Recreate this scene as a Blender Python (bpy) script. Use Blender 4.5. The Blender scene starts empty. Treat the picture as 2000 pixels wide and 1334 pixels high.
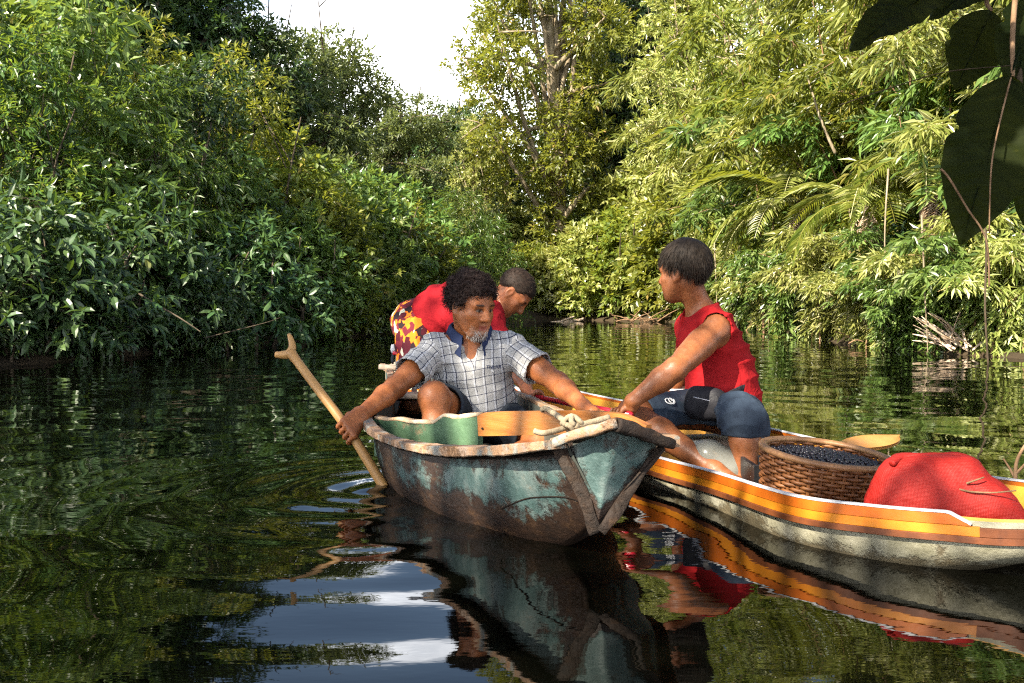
import bpy, bmesh, math, random
import numpy as np
from mathutils import Vector, Matrix, noise as mnoise

# ------------------------------------------------------------------ camera, sky, sun, exposure
scene = bpy.context.scene
COL = scene.collection
CAM_H = 0.65
F_PX = 35.0 / 36.0 * 2000.0
PITCH = math.atan(77.0 / F_PX)
cam_data = bpy.data.cameras.new("camera")
cam_data.lens = 35.0
cam_data.sensor_width = 36.0
cam_data.clip_start = 0.05
cam_data.clip_end = 3000.0
cam = bpy.data.objects.new("camera", cam_data)
COL.objects.link(cam)
cam.location = (0, 0, CAM_H)
cam.rotation_euler = (math.radians(90) - PITCH, 0, 0)
scene.camera = cam

SUN_DIR = Vector((-0.56, -0.54, 0.63)).normalized()      # towards the sun
SUN_EL = math.asin(SUN_DIR.z)
SUN_AZ = math.atan2(SUN_DIR.x, SUN_DIR.y)
world = bpy.data.worlds.new("World")
scene.world = world
world.use_nodes = True
wt = world.node_tree
wt.nodes.clear()
w_out = wt.nodes.new("ShaderNodeOutputWorld")
w_bg = wt.nodes.new("ShaderNodeBackground")
w_sky = wt.nodes.new("ShaderNodeTexSky")
w_sky.sky_type = 'NISHITA'
w_sky.sun_disc = False
w_sky.sun_elevation = SUN_EL
w_sky.sun_rotation = SUN_AZ
w_sky.air_density = 1.0
w_sky.dust_density = 1.3
w_sky.ozone_density = 1.0
# thin white cloud drifting over the blue
w_tc = wt.nodes.new("ShaderNodeTexCoord")
w_map = wt.nodes.new("ShaderNodeMapping")
w_map.inputs["Scale"].default_value = (1.0, 1.0, 3.2)
w_noise = wt.nodes.new("ShaderNodeTexNoise")
w_noise.inputs["Scale"].default_value = 2.1
w_noise.inputs["Detail"].default_value = 6.0
w_noise.inputs["Roughness"].default_value = 0.55
w_ramp = wt.nodes.new("ShaderNodeValToRGB")
w_ramp.color_ramp.elements[0].position = 0.62
w_ramp.color_ramp.elements[1].position = 0.76
w_mul = wt.nodes.new("ShaderNodeMath")
w_mul.operation = 'MULTIPLY'
w_mul.inputs[1].default_value = 0.9
w_mix = wt.nodes.new("ShaderNodeMix")
w_mix.data_type = 'RGBA'
w_mix.inputs["B"].default_value = (23.0, 23.3, 24.0, 1)
wt.links.new(w_tc.outputs["Generated"], w_map.inputs["Vector"])
wt.links.new(w_map.outputs["Vector"], w_noise.inputs["Vector"])
w_sep = wt.nodes.new("ShaderNodeSeparateXYZ")
wt.links.new(w_tc.outputs["Generated"], w_sep.inputs["Vector"])
w_low = wt.nodes.new("ShaderNodeMapRange")          # cloud bank thickest towards the horizon
w_low.inputs["From Min"].default_value = 0.04
w_low.inputs["From Max"].default_value = 0.36
w_low.inputs["To Min"].default_value = 0.62
w_low.inputs["To Max"].default_value = 0.0
wt.links.new(w_sep.outputs["Z"], w_low.inputs["Value"])
w_add = wt.nodes.new("ShaderNodeMath"); w_add.operation = 'ADD'
wt.links.new(w_noise.outputs["Fac"], w_add.inputs[0]); wt.links.new(w_low.outputs["Result"], w_add.inputs[1])
wt.links.new(w_add.outputs[0], w_ramp.inputs["Fac"])
wt.links.new(w_ramp.outputs["Color"], w_mul.inputs[0])
wt.links.new(w_mul.outputs[0], w_mix.inputs["Factor"])
wt.links.new(w_sky.outputs["Color"], w_mix.inputs["A"])
wt.links.new(w_mix.outputs["Result"], w_bg.inputs["Color"])
w_bg.inputs["Strength"].default_value = 0.062
wt.links.new(w_bg.outputs["Background"], w_out.inputs["Surface"])

sun_data = bpy.data.lights.new("sun", 'SUN')
sun_data.energy = 5.0
sun_data.angle = math.radians(0.55)
sun_data.color = (1.0, 0.91, 0.75)
sun = bpy.data.objects.new("sun", sun_data)
COL.objects.link(sun)
sun.location = (-20, -6, 20)
sun.rotation_euler = SUN_DIR.to_track_quat('Z', 'Y').to_euler()

scene.render.engine = 'CYCLES'
scene.view_settings.view_transform = 'Standard'
scene.view_settings.look = 'None'
scene.view_settings.exposure = 2.1
scene.view_settings.gamma = 1.0
scene.view_settings.use_curve_mapping = False
cy = scene.cycles
cy.max_bounces = 6
cy.diffuse_bounces = 2
cy.glossy_bounces = 3
cy.transmission_bounces = 5
cy.transparent_max_bounces = 8
cy.sample_clamp_indirect = 6.0
cy.caustics_reflective = False
cy.caustics_refractive = False
cy.use_denoising = False
cy.use_adaptive_sampling = True
cy.adaptive_threshold = 0.006
cy.filter_width = 1.2

# ------------------------------------------------------------------ helpers
def P(px, py, d):
    """Point seen at photo pixel (px, py) at forward distance d, in metres."""
    x = (px - 1000.0) / F_PX
    v = (667.0 - py) / F_PX
    c, s = math.cos(PITCH), math.sin(PITCH)
    dy = c + v * s
    dz = -s + v * c
    k = d / dy
    return np.array([x * k, d, CAM_H + dz * k])

def V(*a):
    return np.array(a, dtype=float)

def nrm(v):
    v = np.asarray(v, dtype=float)
    return v / (np.linalg.norm(v) + 1e-12)

def link(o, parent=None):
    COL.objects.link(o)
    if parent is not None:
        o.parent = parent
    return o

def tag(o, label=None, cat=None, group=None, kind=None):
    if label: o["label"] = label
    if cat: o["category"] = cat
    if group: o["group"] = group
    if kind: o["kind"] = kind
    return o

def empty(name, loc=(0, 0, 0), rz=0.0):
    o = bpy.data.objects.new(name, None)
    o.empty_display_size = 0.1
    COL.objects.link(o)
    o.location = Vector([float(c) for c in loc])
    o.rotation_euler = (0, 0, rz)
    return o

def np_mesh(name, verts, faces, mat=None, smooth=True):
    """faces: (N,3) or (N,4) int array, or list of such arrays"""
    me = bpy.data.meshes.new(name)
    verts = np.asarray(verts, dtype=np.float32)
    fl = faces if isinstance(faces, list) else [faces]
    fl = [np.asarray(f, dtype=np.int32) for f in fl if len(f)]
    me.vertices.add(len(verts))
    me.vertices.foreach_set("co", verts.ravel())
    loops = np.concatenate([f.ravel() for f in fl])
    tot = np.concatenate([np.full(len(f), f.shape[1], dtype=np.int32) for f in fl])
    start = np.concatenate([[0], np.cumsum(tot)[:-1]]).astype(np.int32)
    me.loops.add(len(loops))
    me.loops.foreach_set("vertex_index", loops)
    me.polygons.add(len(tot))
    me.polygons.foreach_set("loop_start", start)
    me.polygons.foreach_set("loop_total", tot)
    me.polygons.foreach_set("use_smooth", np.full(len(tot), smooth, dtype=bool))
    me.update(calc_edges=True)
    if mat is not None:
        for m in (mat if isinstance(mat, (list, tuple)) else [mat]):
            me.materials.append(m)
    return me

def np_obj(name, verts, faces, mat, parent=None, smooth=True, origin=None):
    verts = np.asarray(verts, dtype=float)
    if origin is not None:
        verts = verts - np.asarray(origin)
    me = np_mesh(name, verts, faces, mat, smooth)
    o = bpy.data.objects.new(name, me)
    if origin is not None:
        o.location = Vector([float(c) for c in origin])
    return link(o, parent)

def attach(child, parent):
    """parent keeping the child's world position (parents here are unrotated empties)"""
    child.parent = parent
    child.location = Vector(child.location) - Vector(parent.location)
    return child

def attach_sub(child, part_):
    """child of a part whose own world origin is the scene origin"""
    child.parent = part_
    return child

def add_attr(me, name, data, typ='FLOAT'):
    a = me.attributes.new(name, typ, 'POINT')
    data = np.asarray(data, dtype=np.float32)
    key = {'FLOAT': 'value', 'FLOAT_VECTOR': 'vector', 'FLOAT_COLOR': 'color'}[typ]
    a.data.foreach_set(key, data.ravel())

def catmull(pts, n):
    pts = np.asarray(pts, dtype=float)
    k = len(pts)
    t = np.linspace(0, k - 1, n)
    i = np.clip(t.astype(int), 0, k - 2)
    u = (t - i)[:, None]
    p0 = pts[np.clip(i - 1, 0, k - 1)]; p1 = pts[i]; p2 = pts[i + 1]; p3 = pts[np.clip(i + 2, 0, k - 1)]
    return 0.5 * ((2 * p1) + (-p0 + p2) * u + (2 * p0 - 5 * p1 + 4 * p2 - p3) * u ** 2 + (-p0 + 3 * p1 - 3 * p2 + p3) * u ** 3)

def frames(path):
    path = np.asarray(path, dtype=float)
    tan = np.gradient(path, axis=0)
    tan /= np.linalg.norm(tan, axis=1)[:, None] + 1e-12
    up = np.array([0, 0, 1.0])
    if abs(tan[0][2]) > 0.9: up = np.array([1.0, 0, 0])
    a = np.cross(tan[0], up); a /= np.linalg.norm(a)
    A = []
    for t in tan:
        a = a - t * np.dot(a, t); a = a / (np.linalg.norm(a) + 1e-12); A.append(a)
    A = np.array(A); B = np.cross(tan, A)
    return tan, A, B

def tube(path, radii, seg=8, caps=True):
    path = np.asarray(path, dtype=float)
    n = len(path)
    radii = np.broadcast_to(np.asarray(radii, dtype=float), (n,))
    t, A, B = frames(path)
    th = np.linspace(0, 2 * np.pi, seg, endpoint=False)
    v = path[:, None, :] + radii[:, None, None] * (np.cos(th)[None, :, None] * A[:, None, :] + np.sin(th)[None, :, None] * B[:, None, :])
    v = v.reshape(-1, 3)
    i = np.arange(n - 1)[:, None] * seg
    j = np.arange(seg)[None, :]
    j2 = (j + 1) % seg
    f = np.stack([i + j, i + j2, i + seg + j2, i + seg + j], -1).reshape(-1, 4)
    if caps:
        v = np.vstack([v, path[0], path[-1]])
        a0, a1 = n * seg, n * seg + 1
        jj = np.arange(seg); jn = (jj + 1) % seg
        c0 = np.stack([jn, jj, np.full(seg, a0)], -1)
        c1 = np.stack([(n - 1) * seg + jj, (n - 1) * seg + jn, np.full(seg, a1)], -1)
        return v, [f, np.vstack([c0, c1])]
    return v, [f]

class MB:
    """collects vertex/face arrays into one mesh"""
    def __init__(self): self.v = []; self.q = []; self.t = []; self.n = 0
    def add(self, v, faces):
        fl = faces if isinstance(faces, list) else [faces]
        for f in fl:
            f = np.asarray(f)
            if len(f) == 0: continue
            (self.q if f.shape[1] == 4 else self.t).append(f + self.n)
        self.v.append(np.asarray(v, dtype=float)); self.n += len(v)
        return self
    def tube(self, path, r, seg=8, caps=True):
        return self.add(*tube(path, r, seg, caps))
    def bar(self, path, w, h, up=None, bev=.35):
        """rectangular bar along path: w along the horizontal side, h along up"""
        path = np.asarray(path, dtype=float); n = len(path)
        tan = np.gradient(path, axis=0); tan /= np.linalg.norm(tan, axis=1)[:, None]
        upv = np.array([0, 0, 1.0]) if up is None else np.asarray(up, dtype=float)
        upv = np.broadcast_to(upv, path.shape)
        S = np.cross(tan, upv); S /= np.linalg.norm(S, axis=1)[:, None]
        U = np.cross(S, tan)
        w = np.broadcast_to(np.asarray(w, float), (n,))[:, None] / 2; h = np.broadcast_to(np.asarray(h, float), (n,))[:, None] / 2
        b = np.minimum(w, h) * bev
        ring = [(-1, -1, 1, 0), (1, -1, -1, 0), (1, -1, 0, 1), (1, 1, 0, -1), (1, 1, -1, 0), (-1, 1, 1, 0), (-1, 1, 0, -1), (-1, -1, 0, 1)]
        v = np.stack([path + S * (w * a + b * c) + U * (h * d + b * e) for a, d, c, e in ring], 1).reshape(-1, 3)
        seg = 8
        i = np.arange(n - 1)[:, None] * seg; j = np.arange(seg)[None, :]; j2 = (j + 1) % seg
        f = np.stack([i + j, i + j2, i + seg + j2, i + seg + j], -1).reshape(-1, 4)
        v = np.vstack([v, path[0], path[-1]])
        jj = np.arange(seg); jn = (jj + 1) % seg
        c0 = np.stack([jn, jj, np.full(seg, n * seg)], -1)
        c1 = np.stack([(n - 1) * seg + jj, (n - 1) * seg + jn, np.full(seg, n * seg + 1)], -1)
        return self.add(v, [f, np.vstack([c0, c1])])
    def build(self, name, mat, parent=None, smooth=True, origin=None):
        fl = []
        if self.q: fl.append(np.vstack(self.q))
        if self.t: fl.append(np.vstack(self.t))
        return np_obj(name, np.vstack(self.v), fl, mat, parent, smooth, origin)

def wob(p, f, seed=0):
    """cheap smooth vector noise: p (N,3) -> (N,) in about [-1,1]"""
    r = np.random.RandomState(seed)
    out = np.zeros(len(p))
    amp = 0.0
    for k in range(5):
        d = r.normal(size=3); d /= np.linalg.norm(d)
        ff = f * r.uniform(0.7, 1.7)
        ph = r.uniform(0, 6.28)
        d2 = r.normal(size=3); d2 /= np.linalg.norm(d2)
        out += np.sin(ff * (p @ d) + ph + 0.9 * np.sin(ff * 0.63 * (p @ d2) + ph * 2))
        amp += 1
    return out / amp * 1.4

def grid_faces(nu, nv, wrap_v=False):
    i = np.arange(nu - 1)[:, None]
    j = np.arange(nv if wrap_v else nv - 1)[None, :]
    j2 = (j + 1) % nv
    return np.stack([i * nv + j, i * nv + j2, (i + 1) * nv + j2, (i + 1) * nv + j], -1).reshape(-1, 4)

# ------------------------------------------------------------------ materials
def nd(nt, typ, inputs=None, **kw):
    n = nt.nodes.new(typ)
    for k, v in kw.items(): setattr(n, k, v)
    for k, v in (inputs or {}).items():
        if hasattr(v, "is_linked"): nt.links.new(v, n.inputs[k])
        else: n.inputs[k].default_value = v
    return n

def ramp(nt, fac, stops, interp='LINEAR'):
    n = nt.nodes.new("ShaderNodeValToRGB")
    cr = n.color_ramp; cr.interpolation = interp
    while len(cr.elements) > 1: cr.elements.remove(cr.elements[-1])
    for i, (p, c) in enumerate(stops):
        e = cr.elements[0] if i == 0 else cr.elements.new(p)
        e.position = p
        e.color = (c[0], c[1], c[2], 1) if not isinstance(c, (int, float)) else (c, c, c, 1)
    nt.links.new(fac, n.inputs["Fac"])
    return n.outputs["Color"]

def mixc(nt, fac, a, b, blend='MIX'):
    n = nt.nodes.new("ShaderNodeMix"); n.data_type = 'RGBA'; n.blend_type = blend
    for k, v in (("Factor", fac), ("A", a), ("B", b)):
        if hasattr(v, "is_linked"): nt.links.new(v, n.inputs[k])
        elif isinstance(v, (int, float)): n.inputs[k].default_value = v
        else: n.inputs[k].default_value = (v[0], v[1], v[2], 1)
    return n.outputs["Result"]

def mth(nt, op, a, b=None, c=None):
    n = nt.nodes.new("ShaderNodeMath"); n.operation = op
    for i, v in enumerate((a, b, c)):
        if v is None: continue
        if hasattr(v, "is_linked"): nt.links.new(v, n.inputs[i])
        else: n.inputs[i].default_value = v
    return n.outputs[0]

def new_mat(name, rough=0.6, spec=0.5):
    m = bpy.data.materials.new(name); m.use_nodes = True
    nt = m.node_tree; b = nt.nodes["Principled BSDF"]
    b.inputs["Roughness"].default_value = rough
    b.inputs["Specular IOR Level"].default_value = spec
    return m, nt, b

def tnoise(nt, scale, detail=4, rough=0.55, vec=None, stretch=None):
    if vec is None:
        vec = nd(nt, "ShaderNodeTexCoord").outputs["Object"]
    if stretch is not None:
        vec = nd(nt, "ShaderNodeMapping", {"Vector": vec, "Scale": stretch}).outputs["Vector"]
    return nd(nt, "ShaderNodeTexNoise", {"Scale": scale, "Detail": detail, "Roughness": rough, "Vector": vec}).outputs["Fac"]

def set_bump(nt, b, h, strength=0.3, dist=0.01):
    bp = nd(nt, "ShaderNodeBump", {"Height": h, "Strength": strength, "Distance": dist})
    nt.links.new(bp.outputs["Normal"], b.inputs["Normal"])

def mat_noise(name, stops, scale=8, detail=5, rough=0.6, spec=0.4, bump=0.25, bscale=40, bdist=0.004, stretch=None):
    m, nt, b = new_mat(name, rough, spec)
    f = tnoise(nt, scale, detail, 0.6, stretch=stretch)
    nt.links.new(ramp(nt, f, stops), b.inputs["Base Color"])
    if bump: set_bump(nt, b, tnoise(nt, bscale, 4, 0.6, stretch=stretch), bump, bdist)
    return m

# ------------------------------------------------------------------ terrain and water
LEFT_BANK = [(-7.5, -30), (-6.6, -6), (-6.0, 3), (-5.6, 7), (-5.15, 10), (-4.5, 12.6), (-3.86, 15), (-3.2, 18), (-2.4, 21), (-1.6, 27), (-0.6, 34)]
RIGHT_BANK = [(1.4, 36.5), (3.6, 35), (5.1, 33), (5.9, 28), (6.0, 24), (5.6, 19), (5.15, 15.5), (5.3, 13), (5.9, 11.3), (6.6, 8), (7.0, 3), (7.6, -6), (8.5, -30)]
RIVER = np.array(LEFT_BANK + RIGHT_BANK, dtype=float)

def river_sd(x, y):
    """signed distance to the river outline, negative inside the water"""
    p = np.stack([x, y], -1)
    best = np.full(x.shape, 1e9)
    inside = np.zeros(x.shape, bool)
    n = len(RIVER)
    for i in range(n):
        a, b = RIVER[i], RIVER[(i + 1) % n]
        ab = b - a
        t = np.clip(((p - a) @ ab) / (ab @ ab), 0, 1)
        d = np.linalg.norm(p - a - t[..., None] * ab, axis=-1)
        best = np.minimum(best, d)
        c = (a[1] > y) != (b[1] > y)
        xi = a[0] + (y - a[1]) * ab[0] / (ab[1] if abs(ab[1]) > 1e-9 else 1e-9)
        inside ^= c & (x < xi)
    return np.where(inside, -best, best)

def ground_z(x, y):
    x = np.asarray(x, float); y = np.asarray(y, float)
    sd = river_sd(x, y)
    n = 0.12 * np.sin(x * 1.7 + np.sin(y * 1.1)) + 0.1 * np.sin(y * 2.1 + 1.3 * np.sin(x * 0.9))
    up = 0.04 + 0.22 * (1 - np.exp(-np.maximum(sd, 0) / 0.8)) + 0.035 * np.maximum(sd, 0) + n * np.clip(sd, 0, 1)
    dn = np.maximum(-1.6, 0.04 + sd * 0.9)
    return np.where(sd > 0, np.minimum(up, 3.0 + n), dn)

def axis(core0, core1, step, far0, far1, nf):
    core = np.arange(core0, core1 + 1e-6, step)
    g = np.linspace(0, 1, nf + 1)[1:] ** 2.2
    return np.concatenate([(core0 - (core0 - far0) * g)[::-1], core, core1 + (far1 - core1) * g])

gx = axis(-12, 13, 0.35, -900, 900, 26)
gy = axis(-2, 44, 0.35, -600, 1500, 26)
GX, GY = np.meshgrid(gx, gy, indexing='ij')
GZ = ground_z(GX, GY)
m, nt, b = new_mat("mud_bank", 0.85, 0.3)
f = tnoise(nt, 1.3, 6, 0.65)
nt.links.new(ramp(nt, f, [(0.3, (0.018, 0.012, 0.006)), (0.55, (0.04, 0.026, 0.012)), (0.75, (0.03, 0.04, 0.012))]), b.inputs["Base Color"])
set_bump(nt, b, tnoise(nt, 9, 6, 0.65), 0.8, 0.06)
ground = np_obj("ground", np.stack([GX, GY, GZ], -1).reshape(-1, 3), grid_faces(len(gx), len(gy))[:, ::-1], m)
tag(ground, kind="structure", label="dark muddy forest ground and river bed")

# water: real wave relief on a fan that is finest near the boats
def wave_h(x, y, sp):
    r = np.random.RandomState(11)
    z = np.zeros_like(x)
    for k in range(46):
        lam = 0.10 * (14.0 ** (k / 45.0)) * r.uniform(0.85, 1.15)
        th = r.normal(math.radians(90), 0.85)
        kx, ky = 2 * math.pi / lam * math.cos(th), 2 * math.pi / lam * math.sin(th)
        slope = 0.0042 if lam > 0.35 else 0.0040
        amp = slope * lam / (2 * math.pi)
        fade = np.clip((lam / (sp * 4.0)) - 0.6, 0, 1)
        if lam < 0.35: fade = fade * (0.12 + 0.88 * np.clip((y - 2.6) / 3.0, 0, 1))
        ph = r.uniform(0, 6.28)
        z += amp * fade * np.sin(kx * x + ky * y + ph + 0.8 * np.sin(x * 0.9 / max(lam, .3) + k) )
    # rings from the paddle dipping beside the bow, and a softer set from the hull
    for (cx, cy2, a0, lam, dec, ph) in ((-0.46, 3.46, 0.0050, 0.165, 0.40, 0.2), (-0.62, 3.2, 0.0022, 0.30, 0.9, 1.4), (0.10, 2.6, 0.0018, 0.34, 0.7, 2.0)):
        rr = np.sqrt((x - cx) ** 2 + (y - cy2) ** 2) + 1e-6
        z += a0 * np.exp(-rr / dec) * np.sin(2 * math.pi * rr / lam + ph + 0.7 * np.sin(3 * np.arctan2(y - cy2, x - cx)))
    # slow heave in the glassy foreground
    z += 0.0026 * np.sin(5.1 * x + 3.0 * y + 1.3 * np.sin(2.3 * y)) * np.exp(-((y - 2.0) / 1.2) ** 2)
    return z

NR, NC = 520, 360
yr = 0.9 * (60.0 / 0.9) ** np.linspace(0, 1, NR)
uu = np.linspace(-1, 1, NC)
uu = 0.62 * uu + 0.55 * uu ** 5
WX = uu[None, :] * (yr[:, None] + 0.35)
WY = np.broadcast_to(yr[:, None], WX.shape)
SP = np.maximum(yr[:, None] * 0.0082, 0.0035 * (yr[:, None] + 0.35)) + 0 * WX
edge = np.clip((1.17 - np.abs(uu)) / 0.25, 0, 1)[None, :] * np.clip((yr[:, None] - 0.9) / 0.25, 0, 1)
WZ = wave_h(WX, WY, SP) * edge
wv = np.stack([WX, WY, WZ], -1).reshape(-1, 3)
wf = grid_faces(NR, NC)[:, ::-1]
def wi(r, c): return r * NC + c
extra_v = np.array([(-60, -40, 0), (60, -40, 0), (-90, 60, 0), (90, 60, 0), (-60, 0.9, 0), (60, 0.9, 0)], float)
e0 = len(wv)
ef4 = np.array([(e0, e0 + 1, e0 + 5, e0 + 4)])
ef3 = [(e0 + 4, wi(r, 0), wi(r + 1, 0)) for r in range(NR - 1)] + [(e0 + 5, wi(r + 1, NC - 1), wi(r, NC - 1)) for r in range(NR - 1)]
ef3 += [(e0 + 4, wi(NR - 1, 0), e0 + 2), (e0 + 5, e0 + 3, wi(NR - 1, NC - 1))]
m, nt, b = new_mat("river_water", 0.015, 0.5)
b.inputs["IOR"].default_value = 1.333
b.inputs["Base Color"].default_value = (0.0008, 0.0009, 0.0005, 1)
pos = nd(nt, "ShaderNodeNewGeometry").outputs["Position"]
n1 = tnoise(nt, 6.0, 3, 0.5, vec=pos, stretch=(0.55, 1.6, 1.0))
n2 = tnoise(nt, 26.0, 2, 0.5, vec=pos, stretch=(0.6, 1.5, 1.0))
hsum = mth(nt, 'ADD', mth(nt, 'MULTIPLY', n1, 1.0), mth(nt, 'MULTIPLY', n2, 0.22))
set_bump(nt, b, hsum, 0.09, 0.006)
water = np_obj("water", np.vstack([wv, extra_v]), [np.vstack([wf, ef4]), np.array(ef3)], m)
tag(water, kind="structure", label="dark rippled river water mirroring the forest")

# ------------------------------------------------------------------ old dugout canoe
def paint_wood(name, paint_stops, wood_stops, wear=0.5, wscale=7.0, rough=0.6, low=None, attr=False):
    """worn paint over wood: paint flakes off where a noise says so (and more of it below world height `low`)"""
    m, nt, b = new_mat(name, rough, 0.35)
    tc = nd(nt, "ShaderNodeTexCoord").outputs["Object"]
    a = tnoise(nt, wscale, 8, 0.7, vec=tc)
    c2 = tnoise(nt, wscale * 6, 6, 0.7, vec=tc)
    msk = mth(nt, 'ADD', mth(nt, 'MULTIPLY', a, 0.75), mth(nt, 'MULTIPLY', c2, 0.25))
    if low is not None:
        z = nd(nt, "ShaderNodeSeparateXYZ", {"Vector": tc}).outputs["Z"]
        zz = nd(nt, "ShaderNodeMapRange", {"Value": z, "From Min": low[0], "From Max": low[1], "To Min": 0.30, "To Max": 0.0}).outputs["Result"]
        msk = mth(nt, 'SUBTRACT', msk, zz)
    if attr: msk = mth(nt, 'SUBTRACT', msk, mth(nt, 'MULTIPLY', nd(nt, 'ShaderNodeAttribute', attribute_name='wear').outputs['Fac'], 0.2))
    fac = ramp(nt, msk, [(wear - 0.035, 1.0), (wear + 0.035, 0.0)])
    pc = ramp(nt, tnoise(nt, wscale * 1.7, 7, 0.65, vec=tc), paint_stops)
    wc = ramp(nt, tnoise(nt, wscale * 2.5, 8, 0.7, vec=tc, stretch=(1, 1, 2.0)), wood_stops)
    col = mixc(nt, fac, pc, wc)
    nt.links.new(col, b.inputs["Base Color"])
    h = mth(nt, 'ADD', mth(nt, 'MULTIPLY', fac, -0.6), mth(nt, 'MULTIPLY', tnoise(nt, wscale * 9, 6, 0.7, vec=tc), 0.9))
    set_bump(nt, b, h, 0.75, 0.006)
    return m

M_TEAL = paint_wood("worn_teal_paint", [(0.3, (0.018, 0.038, 0.035)), (0.48, (0.046, 0.080, 0.075)), (0.62, (0.095, 0.125, 0.116)), (0.78, (0.16, 0.13, 0.09))],
                    [(0.3, (0.006, 0.004, 0.003)), (0.55, (0.022, 0.011, 0.006)), (0.75, (0.06, 0.032, 0.014))], 0.41, 6.0, 0.5, low=(0.0, 0.15), attr=True)
M_GREEN = paint_wood("flaking_green_paint", [(0.3, (0.035, 0.075, 0.036)), (0.6, (0.065, 0.125, 0.062)), (0.8, (0.14, 0.16, 0.09))],
                     [(0.3, (0.06, 0.035, 0.02)), (0.7, (0.3, 0.2, 0.11))], 0.38, 5.0, 0.6)
M_RIM = paint_wood("weathered_rim_wood", [(0.3, (0.21, 0.16, 0.13)), (0.5, (0.26, 0.15, 0.08)), (0.62, (0.19, 0.2, 0.18)), (0.8, (0.34, 0.19, 0.09))],
                   [(0.3, (0.03, 0.016, 0.008)), (0.7, (0.15, 0.075, 0.03))], 0.46, 9.0, 0.6)
M_STEM = paint_wood("raw_stem_wood", [(0.3, (0.008, 0.005, 0.003)), (0.55, (0.022, 0.011, 0.005)), (0.68, (0.06, 0.03, 0.012)), (0.8, (0.03, 0.045, 0.04))],
                    [(0.3, (0.006, 0.004, 0.002)), (0.7, (0.028, 0.014, 0.006))], 0.5, 12.0, 0.7)
M_ORANGE_BOARD = mat_noise("varnished_orange_board", [(0.3, (0.22, 0.072, 0.012)), (0.55, (0.32, 0.115, 0.02)), (0.75, (0.28, 0.13, 0.035))], 5, 6, 0.42, 0.5, 0.25, 30, 0.003, stretch=(1, 1, 8))
M_TAN_EDGE = mat_noise("splintered_pale_edge", [(0.3, (0.3, 0.17, 0.08)), (0.7, (0.62, 0.5, 0.34))], 25, 5, 0.8, 0.2, 0.5, 60, 0.004)
M_GREY_WOOD = mat_noise("grey_plank_wood", [(0.3, (0.10, 0.075, 0.055)), (0.7, (0.24, 0.19, 0.15))], 6, 6, 0.75, 0.3, 0.4, 30, 0.004, stretch=(4, 1, 1))
M_DARK_IN = mat_noise("dark_wet_interior", [(0.3, (0.02, 0.022, 0.018)), (0.6, (0.055, 0.06, 0.05)), (0.8, (0.10, 0.11, 0.09))], 7, 6, 0.6, 0.4, 0.4, 40, 0.004)
M_SEAM = mat_noise("black_seam_pitch", [(0.3, (0.006, 0.004, 0.003)), (0.7, (0.014, 0.009, 0.006))], 30, 3, 0.9, 0.1, 0.3, 80, 0.002)
M_ROPE = mat_noise("cream_rope_fibre", [(0.3, (0.16, 0.12, 0.075)), (0.7, (0.36, 0.30, 0.20))], 30, 4, 0.85, 0.2, 0.7, 160, 0.003)

# stations from stern to bow: port gunwale, starboard gunwale, keel
OLD_ORG = V(-0.2, 3.9, 0.0)
PORT = [P(752, 716, 6.0), P(768, 735, 5.2), P(752, 785, 4.3), P(725, 816, 3.75), P(741, 848, 3.45), P(797, 871, 3.18), P(880, 884, 2.95), P(992, 884, 2.65), P(1100, 873, 2.42)]
STAR = [V(-0.60, 5.95, .28), V(-0.24, 5.05, .26), P(1012, 777, 4.35), P(1075, 806, 3.75), V(.235, 3.45, .225), V(.30, 3.2, .225), V(.345, 2.98, .24), V(.385, 2.7, .27), P(1302, 869, 2.42)]
KEEL = [V(-.66, 5.85, .02), V(-.45, 5.1, -.10), V(-.26, 4.3, -.14), V(-.15, 3.75, -.14), V(-.06, 3.4, -.13), V(0.0, 3.15, -.11), V(.065, 2.92, -.095), V(.14, 2.66, -.015), P(1172, 1012, 2.40)]
NST = 72
port = catmull(PORT, NST); star = catmull(STAR, NST); keel = catmull(KEEL, NST)
NTH = 40
ths = np.linspace(0, math.pi, NTH)
tt = np.linspace(0, 1, NST)
ex_w = np.interp(tt, [0, .15, .4, .6, .85, 1], [.8, .62, .66, .82, .9, 1.0])
ex_z = np.interp(tt, [0, .15, .4, .6, .85, 1], [.8, .62, .64, .72, .78, 1.0])
def hull_section(i, shrink=0.0, lift=0.0):
    pt, st, ke = port[i], star[i], keel[i]
    c = np.cos(ths); s = np.sin(ths)
    if tt[i] > 0.999 or True:
        w_u = np.sign(c) * np.abs(c) ** ex_w[i]; z_u = np.abs(s) ** ex_z[i]
        w_v = 1 - 2 * ths / math.pi; z_v = 1 - np.abs(w_v)
        bl = np.clip((tt[i] - 0.72) / 0.28, 0, 1) ** 1.5
        w = (1 - bl) * w_u + bl * w_v; z = (1 - bl) * z_u + bl * z_v
    a = (w + 1) / 2
    top = pt[None] * a[:, None] + st[None] * (1 - a)[:, None]
    mid = (pt + st) / 2
    drop = ke - mid
    # near the keel follow the keel point, near the rims follow the gunwales
    pnt = top + drop[None] * z[:, None]
    return pnt
outer = np.array([hull_section(i) for i in range(NST)])
ov = outer.reshape(-1, 3)
ov = ov + (0.006 * wob(ov, 9, 3) + 0.003 * wob(ov, 26, 4))[:, None] * V(0.5, -0.6, 0.2)
root_old = empty("canoe", OLD_ORG)
tag(root_old, "weathered teal and brown dugout canoe with blunt pointed bow facing the viewer", "canoe")
def part(o):
    return attach(o, root_old)
hull_o = part(np_obj("hull", ov, grid_faces(NST, NTH)[:, ::-1], M_TEAL))
TTg, THg = np.meshgrid(tt, ths, indexing='ij')
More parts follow.
